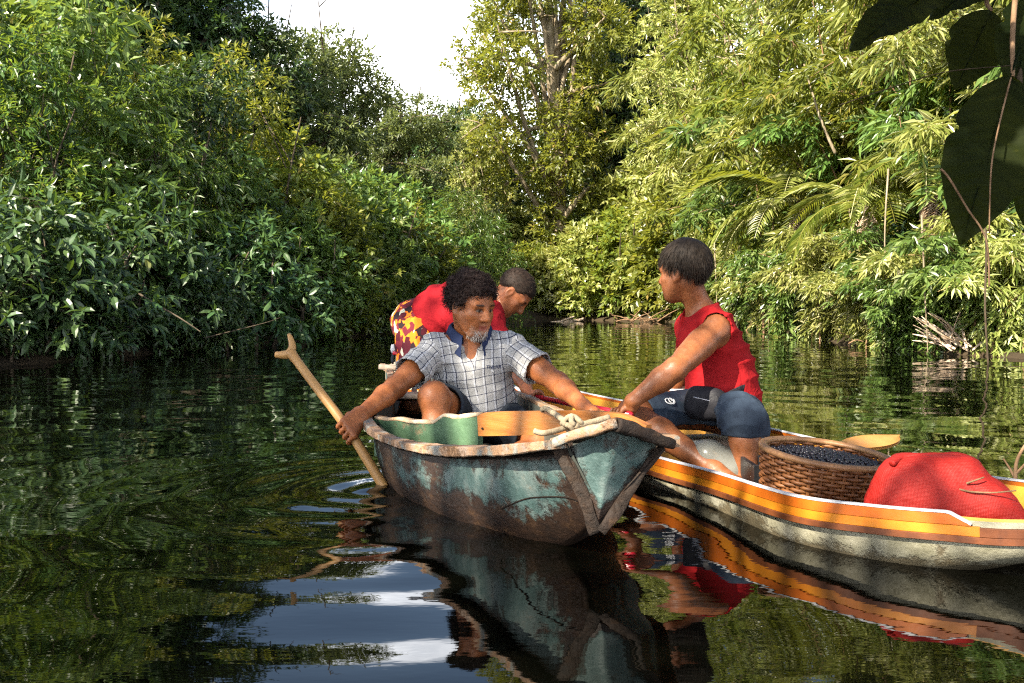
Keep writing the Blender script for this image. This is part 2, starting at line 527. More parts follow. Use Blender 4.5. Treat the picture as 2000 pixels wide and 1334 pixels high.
wear_v = np.exp(-((1 - TTg) / .05) ** 2) * 1.1 + np.exp(-(np.minimum(THg, math.pi - THg) / .10) ** 2) * .9 + .8 * np.exp(-((THg - math.pi / 2) / .35) ** 2) * (TTg > .55)
add_attr(hull_o.data, "wear", wear_v.ravel())
# inner skin
inner = outer.copy()
cen = (port + star) / 2
for i in range(NST):
    cpt = cen[i] + V(0, 0, 0.02)
    k = 0.94
    inner[i] = cpt + (outer[i] - cpt) * k + V(0, 0, 0.012)
ivv = inner.reshape(-1, 3)
part(np_obj("inner_skin", ivv, grid_faces(NST, NTH), M_DARK_IN))
# stern closing board
sv = np.vstack([outer[0], cen[0] + V(0, 0, .03)]); n0 = len(outer[0])
part(np_obj("stern_board", sv, np.array([(i, i + 1, n0) for i in range(n0 - 1)]), M_GREY_WOOD, smooth=False))
# rims (flat hewn planks along each gunwale)
def rim(path, w, h, name, mat, lift=0.008, side=0.0):
    pth = catmull(path, 170)
    d = np.gradient(pth, axis=0); d[:, 2] = 0; d /= np.linalg.norm(d, axis=1)[:, None]
    sdv = np.stack([d[:, 1], -d[:, 0], np.zeros(len(d))], -1)
    pth = pth + sdv * side + V(0, 0, lift)
    mb = MB()
    u = np.linspace(0, 1, len(pth))
    mb.bar(pth, np.interp(u, w[0], w[1]) * (1 + 0.10 * wob(pth, 16, 5) + .07 * wob(pth, 70, 6)), h * (1 + 0.22 * wob(pth, 20, 8) + .16 * wob(pth, 80, 9)), bev=.22)
    o = mb.build(name, mat, smooth=False)
    return part(o)
rim(PORT, ([0, .3, .6, .85, 1], [.032, .032, .045, .075, .085]), 0.025, "gunwale", M_RIM, side=0.014)
rim(STAR, ([0, .4, 1], [.03, .03, .05]), 0.028, "gunwale", M_RIM, side=-0.01)
# triangular bow facet: cap pieces, raw corner posts and the sunken teal panel
A_, B_, C_, D_ = P(1100, 876, 2.42), P(1206, 834, 2.33), P(1300, 871, 2.42), P(1170, 1018, 2.385)
Cn = (A_ + C_ + D_) / 3
fwd = nrm(np.cross(C_ - A_, D_ - A_)); fwd = fwd if fwd[1] < 0 else -fwd
tri = []
NP = 16
for i in range(NP + 1):
    t = i / NP
    top = A_ * (1 - t) + C_ * t
    bul = (B_ - (A_ + C_) / 2) * (1 - abs(2 * t - 1)) * 0.9
    for j in range(NP + 1):
        s = j / NP
        tri.append((top + bul) * (1 - s) + D_ * s - fwd * 0.018)
tri = np.array(tri); tri += fwd[None] * (0.004 * wob(tri, 40, 2))[:, None]
bp_o = part(np_obj("bow_panel", tri, grid_faces(NP + 1, NP + 1), M_TEAL))
ti_, tj_ = np.meshgrid(np.linspace(0, 1, NP + 1), np.linspace(0, 1, NP + 1), indexing='ij')
ed_ = np.minimum(np.minimum(ti_, 1 - ti_) * (1 - tj_) * 2, 1)
add_attr(bp_o.data, "wear", (np.exp(-(ed_ / .16) ** 2) * .8 + .5 * tj_ ** 2).ravel())
def post(p0, p1, w, h, name, mat, bulge=0.0, n=22, seed=0):
    u = np.linspace(0, 1, n)[:, None]
    pth = p0 * (1 - u) + p1 * u + fwd * (bulge * np.sin(np.pi * u))
    pth = pth + 0.0055 * np.stack([wob(pth, 38, seed + k) for k in range(3)], -1)
    mb = MB(); mb.bar(pth, w * (1 + 0.3 * wob(pth, 38, seed + 5) + .16 * wob(pth, 120, seed + 8)), h * (1 + 0.35 * wob(pth, 60, seed + 6) + .15 * wob(pth, 150, seed + 9)), up=fwd)
    return part(mb.build(name, mat))
post(A_ + V(-.004, .010, .0), D_ + V(-.004, .012, -.03), .032, .010, "corner_post", M_STEM, 0.0, seed=3)
post(C_ + V(-.006, .008, .0), D_ + V(.006, .012, -.03), .024, .010, "corner_post", M_STEM, 0.0, seed=13)
post(A_ + V(-.02, -.004, .012), B_ + V(0, -.004, .012), .030, .036, "bow_cap", M_RIM, 0.004, seed=23)
post(B_ + V(-.004, -.004, .010), C_ + V(.016, -.004, .004), .028, .034, "bow_cap", M_STEM, 0.004, seed=33)
# small deck behind the facet
dk = []
nd_ = 14
pi = catmull(PORT, 200)[-26:]; si = catmull(STAR, 200)[-26:]
rowsd = np.linspace(0, 25, nd_).astype(int)
for k, r in enumerate(rowsd):
    for j in range(9):
        t = j / 8
        p = pi[r] * (1 - t) + si[r] * t
        dk.append(p + V(0, 0, (B_[2] - A_[2]) * (1 - abs(2 * t - 1)) * (k / (nd_ - 1)) ** 2 * 0.9 + 0.010) )
dk = np.array(dk); dk[:, 2] += 0.004 * wob(dk, 30, 7)
part(np_obj("bow_deck", dk, grid_faces(nd_, 9), M_RIM))
# open seam under the port rim and the curved plank seam low on the bow
sm_ = catmull(PORT, 170)[40:166]
d_ = np.gradient(sm_, axis=0); d_[:, 2] = 0; d_ /= np.linalg.norm(d_, axis=1)[:, None]
sm_ = sm_ + np.stack([-d_[:, 1], d_[:, 0], 0 * d_[:, 0]], -1) * -.008 + V(0, 0, -.012)
mb = MB(); mb.tube(sm_, .0042 * (1 + .35 * wob(sm_, 60, 4)), 6)
attach_sub(mb.build("seam", M_SEAM), hull_o)
def hull_at(px_, py_):
    t_ = P(px_, py_, 2.5); d = nrm(t_ - V(0, 0, CAM_H)); rel = ov - V(0, 0, CAM_H); a = rel @ d
    dist = np.linalg.norm(rel - a[:, None] * d, axis=1); ok = np.argsort(dist)[:4]
    return ov[ok[np.argmin(a[ok])]] + d * .0005
sm_ = catmull([hull_at(985, 1000), hull_at(1020, 985), hull_at(1060, 975), hull_at(1100, 976), hull_at(1140, 986)], 30)
mb = MB(); mb.tube(sm_, .0022, 6); attach_sub(mb.build("seam", M_SEAM), hull_o)
# boards across the bow: broken green one and new orange one
def board(bot, top, thick, name, mat, parent_fn=part, edge_mat=None, n=40, jag=0.0, seed=0):
    bt, tp = catmull(bot, n), catmull(top, n)
    if jag:
        r = np.random.RandomState(seed)
        j = np.interp(np.linspace(0, 1, n), np.linspace(0, 1, 10), r.uniform(-1, 0.2, 10)) * jag
        tp = tp + np.stack([0 * j, 0 * j, j], -1)
    dirv = nrm(tp[-1] - tp[0]); nv = nrm(np.cross(dirv, V(0, 0, 1))) * thick / 2
    rows = []
    for s in np.linspace(0, 1, 8):
        rows.append(bt * (1 - s) + tp * s)
    fr = np.array(rows)
    v = np.concatenate([(fr + nv).reshape(-1, 3), (fr - nv).reshape(-1, 3)])
    g = grid_faces(8, n); off = 8 * n
    faces = [g, g[:, ::-1] + off]
    per = [i for i in range(n)] + [r * n + n - 1 for r in range(1, 8)] + [7 * n + i for i in range(n - 2, -1, -1)] + [r * n for r in range(6, 0, -1)]
    per = np.array(per); pn = np.roll(per, -1)
    faces.append(np.stack([per, per + off, pn + off, pn], -1))
    o = np_obj(name, v, [np.vstack(faces)], mat, smooth=False)
    parent_fn(o)
    return o, tp, nv
def gd(p_): return 3.66 - (p_ - 736) * .34 / 202
g_top = [P(736, 816, gd(736)), P(770, 818, gd(770)), P(805, 822, gd(805)), P(842, 822, gd(842)), P(872, 812, gd(872)), P(905, 808, gd(905)), P(938, 806, gd(938))]
g_bot = [P(736, 890, gd(736)), P(770, 892, gd(770)), P(805, 895, gd(805)), P(842, 898, gd(842)), P(872, 902, gd(872)), P(905, 905, gd(905)), P(938, 908, gd(938))]
o, tp, nv = board(g_bot, g_top, 0.026, "inner_board", M_GREEN, jag=0.012, seed=4)
mb = MB(); mb.bar(tp + V(0, 0, .001), 0.032 * (1 + .25 * wob(tp, 40, 3)), 0.012 * (1 + .4 * wob(tp, 50, 2)))
attach_sub(mb.build("splintered_edge", M_TAN_EDGE), o)
o_top = [P(937, 812, 3.28), P(955, 805, 3.25), P(1010, 803, 3.14), P(1080, 802, 3.02), P(1150, 802, 2.91), P(1215, 808, 2.80), P(1268, 830, 2.71)]
o_bot = [P(939, 851, 3.28), P(957, 851, 3.25), P(1010, 850, 3.14), P(1080, 848, 3.02), P(1150, 848, 2.91), P(1215, 850, 2.80), P(1264, 856, 2.71)]
o, tp, nv = board(o_bot, o_top, 0.022, "orange_board", M_ORANGE_BOARD)
mb = MB()
for hp in (P(1263, 838, 2.70), P(1263, 848, 2.70), P(944, 836, 3.27)):
    mb = MB()
    mb.tube([hp, hp + V(-0.003, -0.016, 0)], 0.004, 8)
    attach_sub(mb.build("nail", M_STEM), o)
# thwarts behind the paddler and the stern cross stick
mb = MB(); mb.bar([P(768, 772, 4.75), P(812, 772, 4.72), P(1000, 778, 4.62)], .14, .025)
part(mb.build("thwart", M_GREY_WOOD))
mb = MB(); mb.bar([P(743, 716, 5.55), P(800, 722, 5.5), P(905, 728, 5.4)], .05, .028)
part(mb.build("cross_stick", M_GREY_WOOD))
mb = MB(); mb.bar([V(-.48, 4.05, -.005), V(.02, 4.2, -.005)], .24, .03)
part(mb.build("thwart", M_GREY_WOOD))
# water runs off the bow
# mooring rope: a loop over the orange board ending in a knot on the rim
rp = catmull([P(1190, 815, 2.62), P(1150, 826, 2.6), P(1122, 830, 2.6), P(1100, 820, 2.72), P(1080, 806, 2.9), P(1068, 799, 3.0), P(1060, 800, 3.04), P(1064, 812, 3.1), P(1085, 840, 3.15)], 60)
mb = MB(); mb.tube(rp, 0.0085 * (1 + .08 * np.sin(np.arange(60) * 2.0)), 8)
kc = P(1118, 828, 2.60)
for q in range(3):
    a = np.linspace(0, 2 * np.pi, 26)
    ax = [V(1, .2, .3), V(.2, 1, .5), V(.6, -.5, .7)][q]
    ax = nrm(ax); u_ = nrm(np.cross(ax, V(0, 0, 1) if abs(ax[2]) < .9 else V(1, 0, 0))); w_ = np.cross(ax, u_)
    ring = kc + (np.cos(a)[:, None] * u_ * .026 + np.sin(a)[:, None] * w_ * .02) + ax * .006 * np.sin(3 * a)[:, None]
    mb.tube(ring, .0075, 7)
mb.tube(catmull([kc, kc + V(-.03, -.01, -.012), kc + V(-.075, -.03, -.02), kc + V(-.10, -.02, -.016)], 20), .008, 7)
rope = mb.build("rope", M_ROPE)
tag(rope, "cream rope knotted on the bow rim of the teal canoe", "rope")

# ------------------------------------------------------------------ orange and white canoe
M_WHITEGREY = paint_wood("scuffed_grey_white_paint", [(0.3, (0.15, 0.14, 0.09)), (0.55, (0.25, 0.235, 0.17)), (0.8, (0.33, 0.31, 0.25))],
                         [(0.3, (0.06, 0.05, 0.03)), (0.7, (0.14, 0.115, 0.07))], 0.42, 6.0, 0.5, low=(-0.05, 0.05))
M_ORANGE = mat_noise("orange_gloss_paint", [(0.3, (0.28, 0.060, 0.005)), (0.55, (0.37, 0.088, 0.006)), (0.75, (0.40, 0.105, 0.008)), (0.85, (0.16, 0.05, 0.01))], 9, 8, 0.4, 0.5, 0.3, 40, 0.003)
M_YELLOW = mat_noise("yellow_orange_gloss_paint", [(0.3, (0.36, 0.105, 0.007)), (0.55, (0.44, 0.155, 0.009)), (0.75, (0.48, 0.185, 0.013)), (0.85, (0.2, 0.08, 0.015))], 9, 8, 0.4, 0.5, 0.3, 40, 0.003)
M_WHITE = mat_noise("white_gloss_paint", [(0.3, (0.36, 0.36, 0.38)), (0.7, (0.56, 0.56, 0.57))], 12, 4, 0.5, 0.4, 0.15, 60, 0.002)
M_BROWNRED = mat_noise("brown_red_rail", [(0.3, (0.05, 0.014, 0.005)), (0.6, (0.14, 0.04, 0.010)), (0.8, (0.09, 0.028, 0.008))], 14, 5, 0.55, 0.4, 0.3, 50, 0.003)
NEAR = [V(-.02, 5.15, .22), V(.16, 4.6, .15), V(.36, 3.95, .11), P(1265, 895, 3.52), P(1400, 933, 3.08), P(1550, 979, 2.66), P(1700, 1000, 2.48), P(1850, 1013, 2.36), P(2000, 1021, 2.27), P(2260, 1010, 2.10), P(2500, 985, 2.0)]
FARG = [V(.10, 5.25, .22), V(.45, 4.95, .16), V(.92, 4.35, .12), V(1.12, 3.9, .11), V(1.22, 3.5, .11), V(1.28, 3.15, .12), V(1.33, 2.9, .13), V(1.42, 2.65, .145), V(1.47, 2.5, .155), V(1.55, 2.25, .17), P(2500, 985, 2.02)]
KEE2 = [V(.05, 5.2, .05), V(.32, 4.75, -.06), V(.62, 4.1, -.11), V(.80, 3.65, -.12), V(.90, 3.3, -.12), V(1.0, 2.95, -.115), V(1.08, 2.72, -.10), V(1.2, 2.5, -.022), V(1.3, 2.36, .042), V(1.42, 2.18, .09), P(2500, 985, 2.01) + V(-.01, .01, -.02)]
NS2 = 80
nr2, fr2, ke2 = catmull(NEAR, NS2), catmull(FARG, NS2), catmull(KEE2, NS2)
th2 = np.linspace(0, math.pi, 34)
def sec2(i, k=1.0, dz=0.0):
    c, s = np.cos(th2), np.sin(th2)
    w = np.sign(c) * np.abs(c) ** .72; z = np.abs(s) ** .72
    a = (w + 1) / 2
    top = nr2[i][None] * a[:, None] + fr2[i][None] * (1 - a)[:, None]
    mid = (nr2[i] + fr2[i]) / 2
    pnt = top + (ke2[i] - mid)[None] * z[:, None]
    return mid + (pnt - mid) * k + V(0, 0, dz)
out2 = np.array([sec2(i) for i in range(NS2)])
in2 = np.array([sec2(i, .955, .006) for i in range(NS2)])
root_new = empty("canoe", V(.8, 3.6, 0))
tag(root_new, "slender canoe with orange and yellow sides, white rim and grey hull", "canoe")
def part2(o): return attach(o, root_new)
part2(np_obj("hull", out2.reshape(-1, 3), grid_faces(NS2, 34)[:, ::-1], M_WHITEGREY))
M_IN2 = mat_noise("inner_yellow_paint", [(0.3, (0.40, 0.16, 0.015)), (0.6, (0.55, 0.27, 0.03)), (0.8, (0.45, 0.2, 0.02))], 5, 5, 0.5, 0.4, 0.2, 30, 0.003)
part2(np_obj("inner_skin", in2.reshape(-1, 3), grid_faces(NS2, 34), M_IN2))
# the near side is planked: rail, yellow strake, orange strake, white capping
def strake(path2, s0, s1, z0, z1, off, name, mat, thick=.012, n=120, slope=0.0):
    u0, u1 = int(s0 * (NS2 - 1)), int(s1 * (NS2 - 1))
    pth = catmull(path2[u0:u1 + 1], n)
    d = np.gradient(pth, axis=0); d[:, 2] = 0; d /= np.linalg.norm(d, axis=1)[:, None]
    sd = np.stack([d[:, 1], -d[:, 0], 0 * d[:, 0]], -1) * off
    k_ = np.clip((np.linspace(0, 1, n) - .955) / .045, 0, 1) * slope
    zc = np.stack([0 * k_, 0 * k_, (z0 + z1) / 2 - k_ * ((z1 - z0) / 2 if z1 - z0 > .01 else .026)], -1)
    mb = MB(); mb.bar(pth + sd + zc, thick, (z1 - z0) * (1 - (k_ * .96 if z1 - z0 > .01 else 0)), bev=.12)
    return part2(mb.build(name, mat, smooth=False))
for side, path2, sg in (("near", nr2, 1), ("far", fr2, -1)):
    strake(path2, 0.02, 0.985, -.052, -.036, .006 * sg, "rub_rail", M_BROWNRED, .020)
    strake(path2, 0.02, .748, -.036, -.012, .004 * sg, "yellow_strake", M_YELLOW, .014)
    strake(path2, 0.02, .735, -.0115, .016, .006 * sg, "orange_strake", M_ORANGE, .014, slope=1.0)
    strake(path2, 0.02, .742, .0162, .0205, .006 * sg, "white_capping", M_WHITE, .018, slope=1.0)
    strake(path2, .7485, .985, -.0355, -.014, .004 * sg, "bow_rail", M_BROWNRED, .022)
# cross seat for the man in the red shirt, and floor boards
mb = MB(); mb.bar([V(.44, 3.92, .085), V(1.16, 4.10, .085)], .26, .03)
part2(mb.build("thwart", M_GREY_WOOD))
mb = MB(); mb.bar([V(.34, 4.75, -.03), V(.62, 4.1, -.075), V(.88, 3.4, -.085), V(1.05, 2.85, -.08)], .34, .018)
part2(mb.build("floor_board", M_GREY_WOOD))

# ------------------------------------------------------------------ implicit surfaces for bodies, clothes and hair
def rcone(a, b, r1, r2):
    a, b = np.asarray(a, float), np.asarray(b, float)
    lo = np.minimum(a - r1, b - r2); hi = np.maximum(a + r1, b + r2)
    def fn(X, Y, Z):
        ba = b - a; L = ba @ ba + 1e-12
        t = np.clip(((X - a[0]) * ba[0] + (Y - a[1]) * ba[1] + (Z - a[2]) * ba[2]) / L, 0, 1)
        return np.sqrt((X - a[0] - t * ba[0]) ** 2 + (Y - a[1] - t * ba[1]) ** 2 + (Z - a[2] - t * ba[2]) ** 2) - (r1 + (r2 - r1) * t)
    return fn, lo, hi

def ccone(a, b, r1, r2):
    """cone with flat cut ends (sleeves, trouser legs)"""
    a, b = np.asarray(a, float), np.asarray(b, float)
    R = max(r1, r2) * 1.05
    lo = np.minimum(a, b) - R; hi = np.maximum(a, b) + R
    def fn(X, Y, Z):
        ba = b - a; Ln = math.sqrt(ba @ ba) + 1e-12; u = ba / Ln
        h = (X - a[0]) * u[0] + (Y - a[1]) * u[1] + (Z - a[2]) * u[2]
        rr = np.sqrt(np.maximum((X - a[0]) ** 2 + (Y - a[1]) ** 2 + (Z - a[2]) ** 2 - h * h, 0))
        t = np.clip(h / Ln, -0.2, 1.2)
        return np.maximum(rr - (r1 + (r2 - r1) * t), np.maximum(h - Ln, -h))
    return fn, lo, hi

def ell(c, s, R=None):
    c, s = np.asarray(c, float), np.asarray(s, float)
    R = np.eye(3) if R is None else np.asarray(R, float)      # rows = local axes in world
    m = s.max()
    ext = np.sqrt(((R * s[:, None]) ** 2).sum(0))
    def fn(X, Y, Z):
        dx, dy, dz = X - c[0], Y - c[1], Z - c[2]
        q = [R[i, 0] * dx + R[i, 1] * dy + R[i, 2] * dz for i in range(3)]
        k0 = np.sqrt(sum((q[i] / s[i]) ** 2 for i in range(3)))
        k1 = np.sqrt(sum((q[i] / s[i] ** 2) ** 2 for i in range(3))) + 1e-9
        return k0 * (k0 - 1) / k1
    return fn, c - ext, c + ext

class Field:
    def __init__(self, lo, hi, h):
        self.h = h; self.lo = np.asarray(lo, float)
        self.n = np.ceil((np.asarray(hi, float) - self.lo) / h).astype(int) + 1
        self.a = np.full(self.n, 0.2, dtype=np.float32)
    def _win(self, lo, hi, mg):
        i0 = np.clip(np.floor((lo - mg - self.lo) / self.h).astype(int), 0, self.n - 1)
        i1 = np.clip(np.ceil((hi + mg - self.lo) / self.h).astype(int) + 1, 1, self.n)
        ax = [self.lo[k] + self.h * np.arange(i0[k], i1[k]) for k in range(3)]
        sl = tuple(slice(i0[k], i1[k]) for k in range(3))
        return sl, ax[0][:, None, None], ax[1][None, :, None], ax[2][None, None, :]
    def add(self, prim, k=0.02):
        fn, lo, hi = prim
        sl, X, Y, Z = self._win(lo, hi, k + 3 * self.h)
        if 0 in self.a[sl].shape: return self
        d = fn(X, Y, Z).astype(np.float32); a = self.a[sl]
        if k > 0:
            hh = np.maximum(k - np.abs(a - d), 0) / k
            self.a[sl] = np.minimum(a, d) - hh * hh * k * 0.25
        else:
            self.a[sl] = np.minimum(a, d)
        return self
    def sub(self, prim, k=0.008):
        fn, lo, hi = prim
        sl, X, Y, Z = self._win(lo, hi, k + 3 * self.h)
        if 0 in self.a[sl].shape: return self
        d = -fn(X, Y, Z).astype(np.float32); a = self.a[sl]
        if k > 0:
            hh = np.maximum(k - np.abs(a - d), 0) / k
            self.a[sl] = np.maximum(a, d) + hh * hh * k * 0.25
        else:
            self.a[sl] = np.maximum(a, d)
        return self
    def cut(self, q, n):
        """remove everything on the +n side of the plane through q"""
        sl, X, Y, Z = self._win(self.lo, self.lo + self.h * self.n, 0)
        n = nrm(n)
        self.a = np.maximum(self.a, ((X - q[0]) * n[0] + (Y - q[1]) * n[1] + (Z - q[2]) * n[2]).astype(np.float32))
        return self
    def mesh(self, smooth=1):
        a = self.a; h = self.h
        ins = (a < 0)
        n = np.array(a.shape)
        cnt = np.zeros(n - 1, np.uint8)
        for dx in (0, 1):
            for dy in (0, 1):
                for dz in (0, 1):
                    cnt += ins[dx:n[0] - 1 + dx, dy:n[1] - 1 + dy, dz:n[2] - 1 + dz]
        idx = np.argwhere((cnt > 0) & (cnt < 8))
        vid = np.full(n - 1, -1, np.int32)
        vid[idx[:, 0], idx[:, 1], idx[:, 2]] = np.arange(len(idx))
        corners = [(0, 0, 0), (1, 0, 0), (0, 1, 0), (1, 1, 0), (0, 0, 1), (1, 0, 1), (0, 1, 1), (1, 1, 1)]
        val = np.stack([a[idx[:, 0] + c[0], idx[:, 1] + c[1], idx[:, 2] + c[2]] for c in corners], 1)
        acc = np.zeros((len(idx), 3)); num = np.zeros(len(idx))
        for e0, e1 in ((0, 1), (2, 3), (4, 5), (6, 7), (0, 2), (1, 3), (4, 6), (5, 7), (0, 4), (1, 5), (2, 6), (3, 7)):
            v0, v1 = val[:, e0], val[:, e1]
            m = (v0 < 0) != (v1 < 0)
            t = np.where(m, v0 / np.where(m, v0 - v1, 1), 0)
            p = np.array(corners[e0])[None] + t[:, None] * (np.array(corners[e1]) - np.array(corners[e0]))[None]
            acc += p * m[:, None]; num += m
        verts = self.lo + h * (idx + acc / num[:, None])
        quads = []
        for ax in range(3):
            sl0 = [slice(None)] * 3; sl1 = [slice(None)] * 3
            sl0[ax] = slice(0, -1); sl1[ax] = slice(1, None)
            s0, s1 = ins[tuple(sl0)], ins[tuple(sl1)]
            e = np.argwhere(s0 != s1)
            b_, c_ = [(1, 2), (2, 0), (0, 1)][ax]
            ok = (e[:, b_] > 0) & (e[:, c_] > 0) & (e[:, b_] < n[b_] - 1) & (e[:, c_] < n[c_] - 1)
            e = e[ok]
            ob = np.zeros(3, int); ob[b_] = 1; oc = np.zeros(3, int); oc[c_] = 1
            q = [e - ob - oc, e - oc, e, e - ob]
            q = np.stack([vid[k[:, 0], k[:, 1], k[:, 2]] for k in q], 1)
            fl = ins[e[:, 0], e[:, 1], e[:, 2]]
            q = np.where(fl[:, None], q, q[:, ::-1])
            quads.append(q)
        quads = np.vstack(quads)
        quads = quads[(quads >= 0).all(1)]
        for _ in range(smooth):
            s = np.zeros_like(verts); c = np.zeros(len(verts))
            for k in range(4):
                i, j = quads[:, k], quads[:, (k + 1) % 4]
                for d in range(3):
                    s[:, d] += np.bincount(i, verts[j, d], len(verts)) + np.bincount(j, verts[i, d], len(verts))
                c += np.bincount(i, minlength=len(verts)) + np.bincount(j, minlength=len(verts))
            verts = verts + 0.5 * (s / np.maximum(c, 1)[:, None] - verts)
        return verts, quads

def vnormals(v, q):
    nf = np.cross(v[q[:, 2]] - v[q[:, 0]], v[q[:, 3]] - v[q[:, 1]])
    out = np.zeros_like(v)
    for k in range(4):
        for d in range(3):
            out[:, d] += np.bincount(q[:, k], nf[:, d], len(v))
    return out / (np.linalg.norm(out, axis=1)[:, None] + 1e-12)

# ------------------------------------------------------------------ materials for people
def skin_mat(name, rough=0.55):
    m, nt, b = new_mat(name, rough, 0.32)
    col = nd(nt, "ShaderNodeAttribute", attribute_name="tint").outputs["Color"]
    f = tnoise(nt, 22, 5, 0.6)
    c = mixc(nt, 1.0, col, ramp(nt, f, [(0.3, (0.66, 0.60, 0.56)), (0.7, (1.22, 1.18, 1.14))]), 'MULTIPLY')
    c = mixc(nt, 1.0, c, ramp(nt, tnoise(nt, 7, 3, 0.5), [(0.35, (0.86, 0.82, 0.80)), (0.65, (1.12, 1.06, 1.0))]), 'MULTIPLY')
    nt.links.new(ramp(nt, tnoise(nt, 45, 5, 0.6), [(0.35, 0.36), (0.65, 0.62)]), b.inputs["Roughness"])
    nt.links.new(c, b.inputs["Base Color"])
    b.inputs["Subsurface Weight"].default_value = 0.12
    b.inputs["Subsurface Radius"].default_value = (0.012, 0.005, 0.003)
    b.inputs["Subsurface Scale"].default_value = 0.6
    set_bump(nt, b, mth(nt, 'ADD', tnoise(nt, 130, 4, 0.6), mth(nt, 'MULTIPLY', tnoise(nt, 34, 3, 0.6), 1.6)), 0.35, 0.0025)
    return m
M_SKIN = skin_mat("brown_skin")

def cloth_mat(name, c0, c1, rough=0.85, weave=420):
    m, nt, b = new_mat(name, rough, 0.2)
    f = tnoise(nt, 9, 5, 0.6)
    nt.links.new(ramp(nt, f, [(0.3, c0), (0.7, c1)]), b.inputs["Base Color"])
    b.inputs["Specular IOR Level"].default_value = 0.1
    h = mth(nt, 'ADD', mth(nt, 'MULTIPLY', tnoise(nt, weave, 2, 0.5), 0.25), mth(nt, 'MULTIPLY', tnoise(nt, 26, 3, 0.5), 2.0))
    h = mth(nt, 'ADD', h, mth(nt, 'MULTIPLY', nd(nt, 'ShaderNodeTexNoise', {'Scale': 11.0, 'Detail': 3.0, 'Distortion': 1.6, 'Vector': nd(nt, 'ShaderNodeTexCoord').outputs['Object']}).outputs['Fac'], 5.0))
    set_bump(nt, b, h, 0.5, 0.004)
    return m
M_RED_SHIRT = cloth_mat("red_cotton", (0.20, 0.005, 0.007), (0.30, 0.011, 0.013))
M_CRIMSON = cloth_mat("crimson_cotton", (0.16, 0.004, 0.008), (0.25, 0.009, 0.013))
M_NAVY = cloth_mat("navy_knit", (0.012, 0.018, 0.045), (0.025, 0.035, 0.08))
M_DENIM_DARK = cloth_mat("dark_shorts_cloth", (0.012, 0.016, 0.022), (0.03, 0.036, 0.046))
m, nt, b = new_mat("faded_blue_denim", 0.85, 0.2)
f = tnoise(nt, 7, 6, 0.65)
nt.links.new(ramp(nt, f, [(0.3, (0.008, 0.013, 0.024)), (0.55, (0.025, 0.038, 0.058)), (0.75, (0.085, 0.105, 0.13))]), b.inputs["Base Color"])
set_bump(nt, b, tnoise(nt, 300, 2, 0.5), 0.4, 0.002)
M_DENIM = m
# checked polo: thin navy lines on grey-white knit, ruled on coordinates carried by the cloth
m, nt, b = new_mat("checked_polo_knit", 0.85, 0.2)
uvw = nd(nt, "ShaderNodeAttribute", attribute_name="cloth_uv").outputs["Vector"]
sx = nd(nt, "ShaderNodeSeparateXYZ", {"Vector": uvw})
def ruled(s, w):
    fr = mth(nt, 'FRACT', mth(nt, 'DIVIDE', s, 0.034))
    dd = mth(nt, 'ABSOLUTE', mth(nt, 'SUBTRACT', fr, 0.5))
    return mth(nt, 'LESS_THAN', dd, w)
lines = mth(nt, 'MAXIMUM', ruled(sx.outputs["X"], 0.036), ruled(sx.outputs["Y"], 0.036))
fr2_ = mth(nt, 'FRACT', mth(nt, 'ADD', mth(nt, 'DIVIDE', sx.outputs["X"], 0.034), 0.17))
pale = mth(nt, 'LESS_THAN', mth(nt, 'ABSOLUTE', mth(nt, 'SUBTRACT', fr2_, 0.5)), 0.07)
base = ramp(nt, tnoise(nt, 14, 5, 0.6), [(0.3, (0.23, 0.225, 0.215)), (0.7, (0.36, 0.355, 0.345))])
base = mixc(nt, pale, base, (0.43, 0.43, 0.44))
nt.links.new(mixc(nt, lines, base, (0.022, 0.026, 0.05)), b.inputs["Base Color"])
set_bump(nt, b, mth(nt, 'ADD', tnoise(nt, 420, 2, 0.5), mth(nt, 'MULTIPLY', tnoise(nt, 24, 4, 0.6), 2.0)), 0.35, 0.0025)
M_PLAID = m
# printed shorts: angular orange, maroon and cream patches with dark outlines
m, nt, b = new_mat("printed_shorts_cloth", 0.85, 0.2)
tc = nd(nt, "ShaderNodeTexCoord").outputs["Object"]
wtc = nd(nt, "ShaderNodeMapping", {"Vector": tc, "Rotation": (0.5, 0.6, 0.3), "Scale": (1.0, 1.0, 0.75)}).outputs["Vector"]
vo = nd(nt, "ShaderNodeTexVoronoi", {"Vector": wtc, "Scale": 30.0, "Randomness": 1.0}, distance='CHEBYCHEV')
vo2 = nd(nt, "ShaderNodeTexVoronoi", {"Vector": wtc, "Scale": 26.0, "Randomness": 1.0}, distance='MANHATTAN')
sc = nd(nt, "ShaderNodeSeparateColor", {"Color": vo.outputs["Color"]})
pc = ramp(nt, sc.outputs["Red"], [(0.0, (0.72, 0.17, 0.012)), (0.34, (0.12, 0.012, 0.02)), (0.60, (0.48, 0.47, 0.34)), (0.78, (0.75, 0.20, 0.015)), (0.92, (0.02, 0.01, 0.012))], 'CONSTANT')
sc2 = nd(nt, "ShaderNodeSeparateColor", {"Color": vo2.outputs["Color"]})
eg = mth(nt, 'LESS_THAN', sc2.outputs["Green"], 0.28)
nt.links.new(mixc(nt, eg, pc, (0.06, 0.006, 0.012)), b.inputs["Base Color"])
M_PRINT = m
def hair_mat(name, c0, c1, rough=0.42):
    m, nt, b = new_mat(name, rough + .12, 0.18)
    nt.links.new(ramp(nt, tnoise(nt, 60, 4, 0.6), [(0.3, c0), (0.7, c1)]), b.inputs["Base Color"])
    return m
M_HAIR_BLACK = hair_mat("black_straight_hair", (0.010, 0.007, 0.005), (0.03, 0.021, 0.014), 0.5)
M_HAIR_CURL = hair_mat("dark_curly_hair", (0.010, 0.006, 0.005), (0.032, 0.018, 0.014), 0.55)
